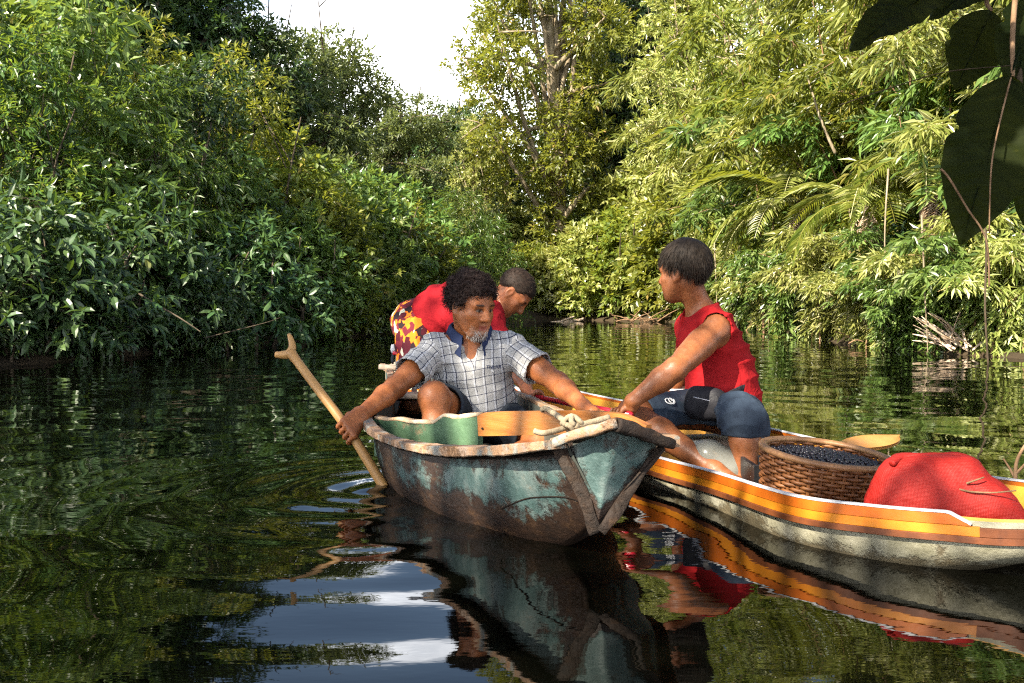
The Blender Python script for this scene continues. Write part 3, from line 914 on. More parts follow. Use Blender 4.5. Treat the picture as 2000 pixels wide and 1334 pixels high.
M_HAIR_CROP = hair_mat("cropped_brown_hair", (0.008, 0.005, 0.003), (0.020, 0.011, 0.007), 0.6)
M_STUBBLE = hair_mat("grey_beard_hair", (0.25, 0.22, 0.19), (0.55, 0.50, 0.45), 0.7)

# ------------------------------------------------------------------ body builders
def head_frame(fw, up):
    fw = nrm(fw); up = nrm(np.asarray(up, float) - fw * np.dot(up, fw)); rt = np.cross(fw, up)
    return np.array([rt, fw, up])     # rows: local x (his right), y (forward), z (up)

class Head:
    def __init__(self, c, fw, up, s=1.0):
        self.c = np.asarray(c, float); self.R = head_frame(fw, up); self.s = s
    def w(self, x, y, z):
        return self.c + self.s * (np.array([x, y, z]) @ self.R)
    def local(self, p):
        return ((p - self.c) @ self.R.T) / self.s
    def build(self, F, neck, neck_r=0.054):
        s, R, w = self.s, self.R, self.w
        E = lambda x, y, z, a, b, c: ell(w(x, y, z), np.array([a, b, c]) * s, R)
        C = lambda p, q, r1, r2: rcone(w(*p), w(*q), r1 * s, r2 * s)
        F.add(E(0, -.012, .036, .074, .096, .088), .01)
        F.add(E(0, .03, .0, .066, .066, .08), .03)
        F.add(E(0, .038, -.055, .054, .054, .062), .03)
        F.add(C((0, .074, -.098), (0, .066, -.09), .023, .026), .025)
        for sg in (-1, 1):
            F.add(C((sg * .056, .01, -.04), (sg * .03, .065, -.095), .022, .02), .025)     # jaw line
            F.add(E(sg * .045, .062, -.022, .022, .022, .020), .02)                           # cheekbone
            F.add(E(sg * .030, .066, -.055, .024, .026, .03), .02)
        F.add(C((-.043, .076, .024), (.043, .076, .024), .013, .013), .014)                   # brow
        for sg in (-1, 1):
            F.sub(E(sg * .032, .098, .004, .020, .017, .0115), .012)
            F.add(E(sg * .031, .0765, .004, .0135, .0135, .0125), .003)
            F.add(C((sg * .018, .0865, .0125), (sg * .046, .081, .0115), .0045, .004), .005)  # upper lid
            F.add(C((sg * .020, .0845, -.006), (sg * .044, .080, -.0045), .0035, .003), .006)
        F.add(C((0, .088, .020), (0, .112, -.024), .009, .0135), .012)                         # nose
        F.add(E(0, .111, -.029, .013, .011, .010), .008)
        for sg in (-1, 1): F.add(E(sg * .0155, .1, -.032, .0095, .011, .009), .006)
        F.add(C((-.021, .087, -.0605), (.021, .087, -.0605), .0065, .0065), .008)
        F.add(C((0, .095, -.0595), (0, .095, -.0600), .0075, .0075), .010)
        F.add(C((-.017, .087, -.0735), (.017, .087, -.0735), .0075, .0075), .008)
        F.sub(C((-.023, .0975, -.0668), (.023, .0975, -.0668), .0035, .0035), .004)
        for sg in (-1, 1):
            F.add(E(sg * .077, -.006, -.004, .012, .021, .034), .008)
            F.sub(E(sg * .088, .0, -.002, .008, .012, .021), .006)
            F.add(E(sg * .076, .004, -.032, .010, .010, .012), .006)
        F.add(rcone(w(0, -.022, -.045), neck, neck_r * s, neck_r * 1.08), .03)
    def tint(self, v, col, skin, beard=0.0, lip=(0.24, 0.075, 0.05)):
        L = self.local(v)
        x, y, z = L.T
        near = (np.linalg.norm(L, axis=1) < 0.19)
        def blob(cx, cy, cz, a, b, c): return near & (((np.abs(x) - cx) / a) ** 2 + ((y - cy) / b) ** 2 + ((z - cz) / c) ** 2 < 1)
        rgb = np.array(skin)
        # brows, eyes, lips
        col[blob(.032, .082, .0275 , .021, .03, .0055)] = rgb * 0.14
        eye = blob(.031, .086, .004, .0145, .02, .0058)
        col[eye] = (0.15, 0.12, 0.10)
        col[blob(.030, .090, .004, .0062, .02, .0065)] = (0.012, 0.008, 0.006)
        col[blob(.032, .088, .0108, .0165, .02, .0028)] = rgb * 0.3
        col[near & (np.abs(x) < .023) & (y > .082) & (z < -.057) & (z > -.079)] = lip
        if beard > 0:
            m = near & (y > .03) & (z < -.078 + .018 * np.clip(np.abs(x) / .05, 0, 1)) & (z > -.13) & (np.abs(x) < .055)
            m2 = near & (y > .085) & (np.abs(x) < .027) & (z < -.040) & (z > -.056)
            f = 0.5 + 0.5 * wob(L, 260, 9)
            g = np.array((0.40, 0.36, 0.32))
            for mm, k in ((m, .75), (m2, .35)):
                kk = (k * beard * np.clip(f[mm], 0.15, 1))[:, None]
                col[mm] = col[mm] * (1 - kk) + g * kk
        return col

def arm(F, sh, el, wr, r=(0.047, 0.041, 0.036, 0.026)):
    sh, el, wr = map(np.asarray, (sh, el, wr))
    F.add(rcone(sh, el, r[0], r[1]), .02)
    F.add(rcone(sh + (el - sh) * .35, sh + (el - sh) * .7, r[0] * 1.03, r[1] * 1.05), .02)
    mid = el + (wr - el) * .3
    F.add(rcone(el, mid, r[1] * .93, r[2] * 1.12), .02)
    F.add(rcone(mid, wr, r[2] * 1.1, r[3]), .02)
    F.add(rcone(el, el, r[1] * .95, r[1] * .95), .015)

def grip_hand(F, c, g, wr, rp, thumb_dir=1, s=1.0, wrap=3.9):
    """hand closed round a rod of radius rp: c = point on the rod axis, g = rod direction, wr = wrist position"""
    c, g, wr = np.asarray(c, float), nrm(g), np.asarray(wr, float)
    w = wr - c; w = nrm(w - g * np.dot(w, g))
    n = np.cross(g, w) * thumb_dir                     # palm side of the rod
    R = rp + .0085 * s
    # back of the hand: from wrist to the knuckles
    k0 = c + n * (rp + .014 * s) + w * .012
    for i, off in enumerate((-.0335, -.0115, .0105, .0325)):
        o = g * off * s
        kn = c + o + n * (rp + .012 * s) - w * .004
        F.add(rcone(wr + o * .35, kn, .021 * s, .0125 * s), .014)
        L = (2.0, 2.35, 2.5, 2.3)[i] if thumb_dir * 1 > 0 else (2.3, 2.5, 2.35, 2.0)[i]
        ang = np.linspace(0.0, wrap * L / 2.5, 8)
        pts = [c + o + R * (math.cos(a) * n - math.sin(a) * w) for a in ang]
        rr = np.linspace(.0084, .0066, 8) * s
        for q in range(7):
            F.add(rcone(pts[q], pts[q + 1], rr[q], rr[q + 1]), .003)
        F.add(rcone(pts[0] + n * .001, pts[0] + n * .001, .0100 * s, .0100 * s), .004)
        F.add(rcone(pts[3], pts[3], rr[3] * 1.12, rr[3] * 1.12), .004)
    # thumb: leaves the side of the palm and closes the other way
    t0 = wr * .45 + c * .55 + g * .034 * s + n * .006
    ang = np.linspace(1.9, 0.2, 5)
    pts = [t0] + [c + g * .042 * s + (R + .002) * (-math.cos(a) * n + math.sin(a) * w) for a in ang[1:]]
    rr = np.linspace(.0145, .0085, len(pts)) * s
    for q in range(len(pts) - 1):
        F.add(rcone(pts[q], pts[q + 1], rr[q], rr[q + 1]), .005)

def foot(F, ank, toe, up=(0, 0, 1)):
    ank, toe = np.asarray(ank, float), np.asarray(toe, float)
    d = nrm(toe - ank); sd = nrm(np.cross(d, V(0, 0, 1)))
    F.add(rcone(ank, ank - d * .035 + V(0, 0, -.035), .034, .03), .02)
    F.add(rcone(ank, toe, .033, .022), .02)
    F.add(rcone(toe - sd * .022 - d * .03, toe + sd * .022 - d * .03, .018, .018), .015)
    for i in range(5):
        o = sd * (.028 - .014 * i)
        F.add(rcone(toe + o, toe + o + d * (.028 - .004 * i), .0105 - .0008 * i, .009 - .0008 * i), .005)

def leg(F, hp, kn, an, r=(0.082, 0.056, 0.052, 0.034)):
    hp, kn, an = map(np.asarray, (hp, kn, an))
    F.add(rcone(hp, kn, r[0], r[1]), .03)
    F.add(rcone(kn, kn, r[1] * 1.04, r[1] * 1.04), .02)
    mid = kn + (an - kn) * .35
    F.add(rcone(kn, mid, r[1] * .88, r[2]), .025)
    F.add(rcone(mid, an, r[2], r[3]), .025)

def torso_frame(pel, nk, lat):
    up = nrm(nk - pel); lat = nrm(lat - up * np.dot(lat, up)); return np.array([lat, np.cross(up, lat), up])

def torso(F, pel, nk, shL, shR, off=0.0, k=.04, girth=1.0):
    """shoulders shL (his left) and shR; lateral axis points to his left"""
    T = torso_frame(pel, nk, shL - shR)
    Ln = np.linalg.norm(nk - pel)
    ch = pel + (nk - pel) * .68; be = pel + (nk - pel) * .33
    g = girth
    F.add(ell(ch, V(.158 * g + off, .108 * g + off, Ln * .30 + off), T), k)
    F.add(ell(be, V(.140 * g + off, .104 * g + off, Ln * .34 + off), T), k)
    F.add(ell(pel, V(.152 * g + off, .112 * g + off, .115 + off), T), k)
    F.add(rcone(shL, shR, .050 + off, .050 + off), k)
    F.add(rcone(nk, shL * .85 + nk * .15, .046 + off, .048 + off), k)
    F.add(rcone(nk, shR * .85 + nk * .15, .046 + off, .048 + off), k)
    return T

def finish_cloth(name, F, mat, parent, folds, seed, smooth=2, uv=None):
    v, q = F.mesh(smooth)
    n = vnormals(v, q)
    d = np.zeros(len(v))
    r = np.random.RandomState(seed)
    for (dirv, freq, amp) in folds:
        dv = nrm(dirv)
        ph = r.uniform(0, 6.28)
        wv_ = 1.6 * wob(v, freq * .12, seed + 3) + .5 * wob(v, freq * .4, seed + 5)
        s = np.sin(freq * (v @ dv) + wv_ * 1.5 + ph)
        d += amp * (1 - 1.9 * np.abs(s) ** .75) * (0.15 + 0.85 * np.clip(wob(v, freq * .16, seed + 7) + .35, 0, 1))
    v2 = v + n * d[:, None]
    o = np_obj(name, v2, q, mat)
    if uv is not None: add_attr(o.data, "cloth_uv", uv(v), 'FLOAT_VECTOR')
    return attach(o, parent), v2, n

def strands(name, roots, dirs, length, width, mat, parent, curl=0.0, droop=0.3, seed=0, segs=4):
    """flat tapering locks growing from roots along dirs"""
    r = np.random.RandomState(seed)
    n = len(roots)
    dirs = dirs / (np.linalg.norm(dirs, axis=1)[:, None] + 1e-9)
    side = np.cross(dirs, r.normal(size=(n, 3))); side /= np.linalg.norm(side, axis=1)[:, None] + 1e-9
    length = np.broadcast_to(length, (n,)) * r.uniform(.7, 1.25, n)
    ph = r.uniform(0, 6.28, n)
    bn = np.cross(dirs, side)
    pts = []
    for s in range(segs + 1):
        t = s / segs
        p = roots + dirs * (length * t)[:, None] + np.array([0, 0, -1.0]) * (droop * length * t * t)[:, None]
        if curl:
            p = p + side * (curl * np.sin(ph + t * 7) * t ** .5)[:, None] + bn * (curl * np.cos(ph + t * 7) * t ** .5)[:, None]
        w = width * (1 - .8 * t)
        pts.append(p - bn * w / 2); pts.append(p + bn * w / 2)
    v = np.stack(pts, 1).reshape(-1, 3)
    k = 2 * (segs + 1)
    base = np.arange(n)[:, None] * k
    f = np.concatenate([np.stack([base[:, 0] + 2 * s, base[:, 0] + 2 * s + 1, base[:, 0] + 2 * s + 3, base[:, 0] + 2 * s + 2], -1) for s in range(segs)])
    o = np_obj(name, v, f, mat)
    return attach_sub(o, parent)

def body_obj(F, parent, skin, heads, beard=0.0, smooth=1):
    v, q = F.mesh(smooth)
    col = np.tile(np.array(skin, float), (len(v), 1))
    for hd in heads: col = hd.tint(v, col, skin, beard)
    o = np_obj("body", v, q, M_SKIN)
    add_attr(o.data, "tint", np.hstack([col, np.ones((len(col), 1))]), 'FLOAT_COLOR')
    return attach(o, parent)

VOX = 0.0040
def bounds(pts, mg):
    a = np.array(pts); return a.min(0) - mg, a.max(0) + mg

# ================================================================== paddle first (the hand closes on it)
M_PADDLE = mat_noise("pale_varnished_paddle_wood", [(0.3, (0.28, 0.14, 0.04)), (0.6, (0.38, 0.21, 0.07)), (0.8, (0.30, 0.145, 0.035))], 8, 6, 0.5, 0.4, 0.2, 40, 0.002, stretch=(1, 1, .3))
pd_top, pd_mid, pd_wat = P(567, 688, 3.72), P(682, 842, 3.56), P(748, 948, 3.50)
pd_low = pd_wat + (pd_wat - pd_mid) * 1.5
pd_dir = nrm(pd_low - pd_top)
pth = catmull([pd_top, pd_top * .5 + pd_mid * .5, pd_mid, pd_wat, pd_low], 50)
root_pd = empty("paddle", pd_wat)
tag(root_pd, "pale wooden paddle with a crescent grip dipped beside the teal canoe", "paddle")
mb = MB(); mb.tube(pth, np.interp(np.linspace(0, 1, 50), [0, .08, .4, .7, 1], [.021, .0165, .0165, .018, .02]), 14)
attach(mb.build("shaft", M_PADDLE), root_pd)
gx_ = nrm(V(.80, 0, .60) - pd_dir * np.dot(V(.80, 0, .60), pd_dir))
mb = MB()
cres = catmull([pd_top - gx_ * .050 - pd_dir * .028, pd_top - gx_ * .032 - pd_dir * .012, pd_top - gx_ * .006 + pd_dir * .002, pd_top + gx_ * .020 - pd_dir * .016, pd_top + gx_ * .034 - pd_dir * .062], 26)
mb.tube(cres, np.interp(np.linspace(0, 1, 26), [0, .12, .5, .85, 1], [.012, .013, .019, .011, .007]), 12)
attach(mb.build("crescent_grip", M_PADDLE), root_pd)
# blade below the surface
bl = []
bd = nrm(np.cross(pd_dir, V(0, 1, 0)))
for i, t in enumerate(np.linspace(0, 1, 16)):
    w_ = .10 * math.sin(math.pi * min(1, .12 + .88 * t)) ** .6
    c_ = pd_low + pd_dir * (.42 * t - .03)
    for u_ in np.linspace(-1, 1, 7): bl.append(c_ + bd * w_ * u_ + np.cross(pd_dir, bd) * .010 * (1 - u_ * u_))
bl = np.array(bl); nb = len(bl)
attach(np_obj("blade", np.vstack([bl, bl - np.cross(pd_dir, bd) * .012]), [np.vstack([grid_faces(16, 7), grid_faces(16, 7)[:, ::-1] + nb])], M_PADDLE), root_pd)

# ================================================================== red pole between the boats
M_REDPOLE = mat_noise("red_gloss_pole", [(0.3, (0.42, 0.008, 0.02)), (0.7, (0.52, 0.015, 0.03))], 20, 3, 0.25, 0.5, 0.05, 50, 0.001)
M_ALU = mat_noise("grey_pole_metal", [(0.3, (0.35, 0.36, 0.38)), (0.7, (0.5, 0.5, 0.52))], 20, 3, 0.35, 0.5, 0.05, 50, 0.001)
M_ALU.node_tree.nodes["Principled BSDF"].inputs["Metallic"].default_value = 0.6
pl_a, pl_h, pl_b = P(985, 759, 4.72), P(1040, 774, 4.46), P(1232, 811, 3.66)
root_pl = empty("pole", pl_b)
tag(root_pl, "slim red pole gripped between the two canoes", "pole")
mb = MB(); mb.tube([pl_h - (pl_b - pl_h) * .02, pl_h * .5 + pl_b * .5, pl_b], .0125, 14); attach(mb.build("red_sleeve", M_REDPOLE), root_pl)
mb = MB(); mb.tube([pl_a, pl_h], .007, 10); attach(mb.build("grey_shaft", M_ALU), root_pl)
pole_dir = nrm(pl_b - pl_h)

# ================================================================== man with the paddle
SK_OLD = (0.25, 0.092, 0.032)
pel = P(935, 806, 4.10); nk = P(918, 668, 4.03); shR = P(850, 684, 4.0); shL = P(996, 682, 4.04)
elR, wrR = P(772, 757, 3.80), P(703, 812, 3.60)
elL, wrL, hnL = P(1090, 748, 3.86), P(1140, 794, 3.66), P(1158, 806, 3.60)
hpR, hpL = pel + V(-.085, -.02, -.03), pel + V(.085, -.02, -.03)
knR, anR = P(848, 776, 3.74), V(-.26, 3.66, -.02)
knL, anL = V(.115, 3.86, .10), V(-.10, 3.72, -.02)
p1 = empty("person", (pel[0], pel[1], 0.0))
tag(p1, "person with curly dark hair and checked polo shirt gripping a paddle", "person")
hd = Head(P(920, 598, 3.965), (.68, -.70, -.27), (0.05, -.05, 1), 0.955)
lo, hi = bounds([pel, nk, shR, shL, elR, wrR, elL, wrL, hnL, knR, anR, knL, anL, hd.w(0, 0, .12), pd_mid, hpR, anR + V(0, -.15, -.06)], .14)
F = Field(lo, hi, VOX)
T1 = torso(F, pel, nk, shL, shR, girth=.97)
hd.build(F, nk + V(0, .01, -.01))
arm(F, shR, elR, wrR); arm(F, shL, elL, wrL)
grip_hand(F, pd_mid, -pd_dir, wrR, .0165, thumb_dir=-1, s=1.06)
# left hand rests over the rim
F.add(rcone(wrL, hnL, .024, .026), .02)
hdv = nrm(hnL - wrL); hs = nrm(np.cross(hdv, V(0, 0, 1)))
for i in range(4):
    b0 = hnL + hs * (.027 - .018 * i) + hdv * .012
    F.add(rcone(b0, b0 + hdv * .035 + V(0, 0, -.008), .0098, .0088), .004); F.add(rcone(b0 + hdv * .035 + V(0, 0, -.008), b0 + hdv * .045 + V(0, 0, -.04), .0088, .007), .003)
F.add(rcone(hnL - hs * .02, hnL - hs * .05 + hdv * .03, .013, .009), .01)
leg(F, hpR, knR, anR); leg(F, hpL, knL, anL)
foot(F, anR + V(0, 0, -.01), anR + V(-.05, -.13, -.055)); foot(F, anL + V(0, 0, -.01), anL + V(.0, -.12, -.05))
F.sub(rcone(pd_mid - pd_dir * .09, pd_mid + pd_dir * .09, .0162, .0162), 0)
body1 = body_obj(F, p1, SK_OLD, [hd], beard=.6)
# polo shirt
slR, slL = shR + (elR - shR) * .64, shL + (elL - shL) * .60
F = Field(*bounds([pel + V(0, 0, -.08), nk, shR, shL, slR, slL], .16), .0045)
torso(F, pel + V(0, 0, .02), nk + V(0, 0, -.012), shL, shR, off=.016, girth=.99)
F.add(rcone(pel + V(0, -.035, -.015), pel + V(0, -.02, .14), .125, .118), .04)
F.cut(pel + V(0, 0, -.045), V(0, 0, -1))
for s_, e_, sd_ in ((shR, slR, 1), (shL, slL, -1)):
    F.add(ccone(s_ - (e_ - s_) * .15, e_, .058, .074), .03)
    F.sub(ccone(s_ + (e_ - s_) * .55, e_ + (e_ - s_) * .3, .052, .069), .002)
F.sub(rcone(nk + V(0, 0, .035), hd.w(0, -.02, -.12), .060, .07), .006)
vtop = nk + V(.010, -.085, .0); vbot = nk + V(-.006, -.128, -.120)
F.sub(rcone(vtop, vbot, .040, .012), .003)
lat, fwdv, upv = T1[0], -T1[1], T1[2]
def uv1(v):
    d = v - pel
    u = d @ T1[0]; w = d @ T1[2]; dep = d @ T1[1]
    out = np.stack([u + .35 * np.sign(u) * np.maximum(np.abs(dep) - .08, 0), w, 0 * u], -1)
    for s_, e_ in ((shR, slR), (shL, slL)):
        ax = nrm(e_ - s_); L = np.linalg.norm(e_ - s_)
        h = (v - s_) @ ax
        rad = np.linalg.norm((v - s_) - h[:, None] * ax, axis=1)
        m_ = (h > .035) & (rad < .10) & (np.abs(u) > .13)
        a1 = nrm(np.cross(ax, V(0, 1, 0))); a2 = np.cross(ax, a1)
        ang = np.arctan2((v - s_) @ a2, (v - s_) @ a1)
        out[m_] = np.stack([ang * .062, h, 0 * h], -1)[m_]
    out[:, 0] += .0035 * wob(v, 26, 61); out[:, 1] += .0045 * wob(v, 22, 62)
    return out
shirt1, sv_, sn_ = finish_cloth("shirt", F, M_PLAID, p1, [((.3, .2, 1), 40, .0060), ((1, 0, .6), 30, .0065), ((-.5, .3, 1), 66, .0035)], 21, uv=uv1, smooth=1)
# navy collar: two folded wings round the neck, open in front
def collar(parent, ncen, up, fwd_, r0, h, mat, gap=.55, tilt=.5):
    up = nrm(up); f_ = nrm(fwd_ - up * np.dot(fwd_, up)); s_ = np.cross(f_, up)
    a = np.linspace(gap, 2 * np.pi - gap, 40)
    rows = []
    for (rr, hh) in ((r0, .012), (r0 - .003, .045), (r0 + .003, .052), (r0 + .012, .044), (r0 + .024, .044 - h * .55), (r0 + .032, .044 - h)):
        front = np.clip(np.cos(a), 0, 1) ** 2
        c = ncen + (np.cos(a)[:, None] * f_ * (rr + .012) + np.sin(a)[:, None] * s_ * rr) + up * (hh - .035 * front - (h * .35 * front if rr > r0 + .02 else 0))[:, None]
        rows.append(c)
    v = np.array(rows).reshape(-1, 3)
    o = np_obj("collar", v, grid_faces(6, 40), mat)
    return attach_sub(o, parent)
collar(shirt1, nk + V(0, .0, .022), V(0, -.20, 1), V(.12, -1, 0), .074, .058, M_NAVY, gap=.46)
# placket edges of the open neck
M_PALECLOTH = cloth_mat("pale_placket_cloth", (0.5, 0.5, 0.5), (0.66, 0.66, 0.66))
# embroidered emblem on the chest
def text_obj(name, txt, size, loc, R, mat, parent, ext=.0012):
    cu = bpy.data.curves.new(name, 'FONT'); cu.body = txt; cu.size = size; cu.extrude = ext; cu.align_x = 'CENTER'; cu.align_y = 'CENTER'
    tmp = bpy.data.objects.new(name + "_tmp", cu); COL.objects.link(tmp)
    dg = bpy.context.evaluated_depsgraph_get()
    me = bpy.data.meshes.new_from_object(tmp.evaluated_get(dg))
    bpy.data.objects.remove(tmp); bpy.data.curves.remove(cu)
    me.name = name
    me.materials.clear(); me.materials.append(mat)
    o = bpy.data.objects.new(name, me); link(o)
    M4 = Matrix(((R[0][0], R[1][0], R[2][0], 0), (R[0][1], R[1][1], R[2][1], 0), (R[0][2], R[1][2], R[2][2], 0), (0, 0, 0, 1)))
    o.rotation_euler = M4.to_euler()
    o.location = Vector([float(c) for c in loc])
    return attach_sub(o, parent)
def on_surface(v, n, target, view=np.array([0, 0, CAM_H])):
    """nearest cloth point to the ray from the camera place through target"""
    d = nrm(target - view); rel = v - view
    t = rel @ d
    dist = np.linalg.norm(rel - t[:, None] * d, axis=1)
    ok = np.where(dist < .006)[0]
    if len(ok) == 0: ok = np.argsort(dist)[:5]
    i = ok[np.argmin(t[ok])]
    return v[i], n[i]
lp, ln = on_surface(sv_, sn_, P(966, 717, 3.9))
ln = nrm(ln * .6 + V(0.15, -1, .1) * .4)
lr = nrm(np.cross(V(0, 0, 1), ln)); lr = lr if lr[0] > 0 else -lr
lu = np.cross(ln, lr)
text_obj("emblem", "TNLAR", .020, lp + ln * .008, [lr, lu, ln], M_NAVY, shirt1)
text_obj("emblem", "Su", .014, lp + ln * .008 - lu * .016 - lr * .006, [lr, lu, ln], M_PALECLOTH, shirt1)
# shorts
F = Field(*bounds([hpR, hpL, pel, knR, knL], .16), .005)
F.add(ell(pel + V(0, 0, -.02), V(.172, .132, .105), T1), .03)
shR_e = hpR + (knR - hpR) * .70; shL_e = hpL + (knL - hpL) * .8
for h_, e_ in ((hpR, shR_e), (hpL, shL_e)):
    F.add(ccone(h_ - (e_ - h_) * .05, e_, .096, .088), .03)
    F.sub(ccone(h_ + (e_ - h_) * .7, e_ + (e_ - h_) * .3, .07, .078), .004)
finish_cloth("shorts", F, M_DENIM_DARK, p1, [((1, 0, .4), 60, .003)], 5)
# curly hair: a lumpy cap with springy curls all over
def hair_cap(hd, parent, name, mat, thick, front, low_side, nape, lump=0.0, lf=90, mid_drop=0.0, voxel=.004, seed=3, side_front=.045):
    c = hd.w(0, -.012, .036)
    F = Field(c - .19, c + .19, voxel)
    F.add(ell(hd.w(0, -.014, .040), V(.076 + thick * .8, .098 + thick, .088 + thick) * hd.s, hd.R), 0)
    v, q = F.mesh(1)
    L = hd.local(v)
    x, y, z = L.T
    ax_ = np.abs(x)
    # lower hairline as a function of how far forward we are
    line = np.interp(y, [-.14, -.08, -.03, .005, .03, .055, .12], [nape, nape, low_side, low_side, low_side + .012, front - .018, front])
    line = line + mid_drop * np.exp(-(x / .03) ** 2) * (y > .03) + .010 * wob(L, 70, seed) * (y > .02)
    keep = z > line
    # pull the cut edge onto the scalp
    n = vnormals(v, q)
    if lump: v = v + n * (lump * (wob(v, lf, seed) + .7 * wob(v, lf * 1.9, seed + 1)))[:, None]
    fade = np.clip((z - line) / .03, 0, 1)
    v = v - n * ((1 - fade) * thick * .9 * hd.s)[:, None]
    kq = keep[q].all(1)
    used = np.unique(q[kq]); mp = np.full(len(v), -1); mp[used] = np.arange(len(used))
    o = np_obj(name, v[used], mp[q[kq]], mat)
    attach(o, parent)
    return o, v[used], n[used], L[used]
hair1, hv, hn, hL = hair_cap(hd, p1, "hair", M_HAIR_CURL, .020, .070, -.015, -.052, lump=.009, lf=105, seed=5)
r = np.random.RandomState(4)
sel = r.choice(len(hv), 2600)
cur = strands("curls", hv[sel] - hn[sel] * .004, hn[sel] + r.normal(size=(2600, 3)) * .6, .024, .0040, M_HAIR_CURL, hair1, curl=.0085, droop=.25, seed=8, segs=6)
sel = r.choice(len(hv), 1500)
strands("stray_curls", hv[sel] - hn[sel] * .004, hn[sel] + r.normal(size=(1500, 3)) * .9, .026, .0016, M_HAIR_CURL, hair1, curl=.007, droop=.3, seed=18, segs=7)
# grey goatee hairs
bv = np.array([v.co[:] for v in body1.data.vertices])
Lb = hd.local(bv)
okb = np.where((Lb[:, 1] > .045) & (Lb[:, 2] < -.082) & (Lb[:, 2] > -.128) & (np.abs(Lb[:, 0]) < .038))[0]
okm = np.where((Lb[:, 1] > .088) & (Lb[:, 2] < -.046) & (Lb[:, 2] > -.055) & (np.abs(Lb[:, 0]) < .026))[0]
ii = r.choice(okb, 260)
strands("goatee", bv[ii], (hd.R[1] * .5 - hd.R[2] * .7)[None] + r.normal(size=(len(ii), 3)) * .25, .010, .0022, M_STUBBLE, body1, droop=.2, seed=2, segs=2)

# ================================================================== man bending over in the stern
SK_MID = (0.22, 0.082, 0.034)
pel = P(824, 626, 5.22); nk = P(966, 586, 5.02)
shN = P(955, 628, 4.86); shF = P(948, 600, 5.18)          # near = his right, far = his left
elN, wrN = P(985, 702, 4.72), P(1028, 757, 4.52)
elF, wrF = P(975, 690, 5.2), P(990, 755, 5.0)
hpN, hpF = pel + V(-.02, -.09, -.03), pel + V(-.02, .09, -.03)
knN, anN = V(-.50, 5.05, .14), V(-.60, 5.42, .02)
knF, anF = V(-.46, 5.28, .14), V(-.58, 5.62, .03)
p2 = empty("person", (pel[0], pel[1], 0.0))
tag(p2, "person bent double in the teal canoe, crimson shirt and printed orange shorts", "person")
hd = Head(P(1002, 572, 4.98), (.55, -.12, -.83), (.80, -.10, .58), 0.90)
F = Field(*bounds([pel, nk, shN, shF, elN, wrN, elF, wrF, knN, anN, knF, anF, hd.w(0, 0, .12), pl_h, hd.w(0, .12, -.1)], .14), .0048)
T2 = torso(F, pel, nk, shF, shN, girth=.95)
hd.build(F, nk + V(-.01, 0, 0), .05)
arm(F, shN, elN, wrN); arm(F, shF, elF, wrF)
grip_hand(F, pl_h + pole_dir * .02, pole_dir, wrN, .0125, thumb_dir=1, s=1.0)
F.add(rcone(wrF, wrF + V(.03, -.02, -.06), .026, .02), .01)
for i in range(4):
    F.add(rcone(wrF + V(.02 + .014 * i, -.02, -.06), wrF + V(.03 + .015 * i, -.03, -.115), .009, .007), .004)
leg(F, hpN, knN, anN); leg(F, hpF, knF, anF)
foot(F, anN, anN + V(-.10, .1, -.03)); foot(F, anF, anF + V(-.1, .1, -.03))
F.sub(rcone(pl_h - pole_dir * .06, pl_h + pole_dir * .12, .0122, .0122), 0)
body_obj(F, p2, SK_MID, [hd])
F = Field(*bounds([pel, nk, shN, shF, shN + (elN - shN) * .6], .18), .0055)
torso(F, pel, nk + V(-.012, 0, -.01), shF, shN, off=.018, girth=.98)
ax2 = nrm(nk - pel)
F.cut(pel + ax2 * .035, -ax2)
for s_, e_ in ((shN, shN + (elN - shN) * .62), (shF, shF + (elF - shF) * .6)):
    F.add(ccone(s_ - (e_ - s_) * .15, e_, .062, .074), .03)
    F.sub(ccone(s_ + (e_ - s_) * .55, e_ + (e_ - s_) * .3, .052, .066), .004)
F.sub(rcone(nk + ax2 * .02, hd.w(0, -.02, -.1), .058, .066), .008)
F.add(rcone(P(862, 604, 5.14), P(922, 594, 5.08), .132, .128), .05)
# loose belly of the shirt hanging down
F.add(rcone(pel + ax2 * .12 + V(0, -.02, -.06), pel + ax2 * .33 + V(0, -.02, -.05), .085, .09), .04)
finish_cloth("shirt", F, M_CRIMSON, p2, [(ax2 + V(0, 0, .25), 40, .007), (ax2 + V(0, .3, -.3), 66, .004)], 31)
F = Field(*bounds([hpN, hpF, pel, knN, knF], .17), .0055)
T2b = np.array([T2[0], T2[1], T2[2]])
F.add(ell(pel + V(-.015, 0, -.01), V(.16, .15, .13), np.array([V(0, 1, 0), V(1, 0, 0), V(0, 0, 1)])), .03)
for h_, k_ in ((hpN, knN), (hpF, knF)):
    F.add(ccone(h_ + V(0, 0, .03), h_ + (k_ - h_) * .98, .105, .10), .03)
finish_cloth("shorts", F, M_PRINT, p2, [((1, .2, .2), 55, .004)], 35)
hair2, hv, hn, hL = hair_cap(hd, p2, "hair", M_HAIR_CROP, .010, .062, .0, -.06, lump=.0012, lf=160, voxel=.005, seed=15)
r = np.random.RandomState(14); sel = r.choice(len(hv), 1800)
strands("hair_tips", hv[sel] - hn[sel] * .003, hn[sel] * .8 + hd.R[1] * .5 + r.normal(size=(1800, 3)) * .25, .011, .0028, M_HAIR_CROP, hair2, droop=.0, seed=9, segs=2)
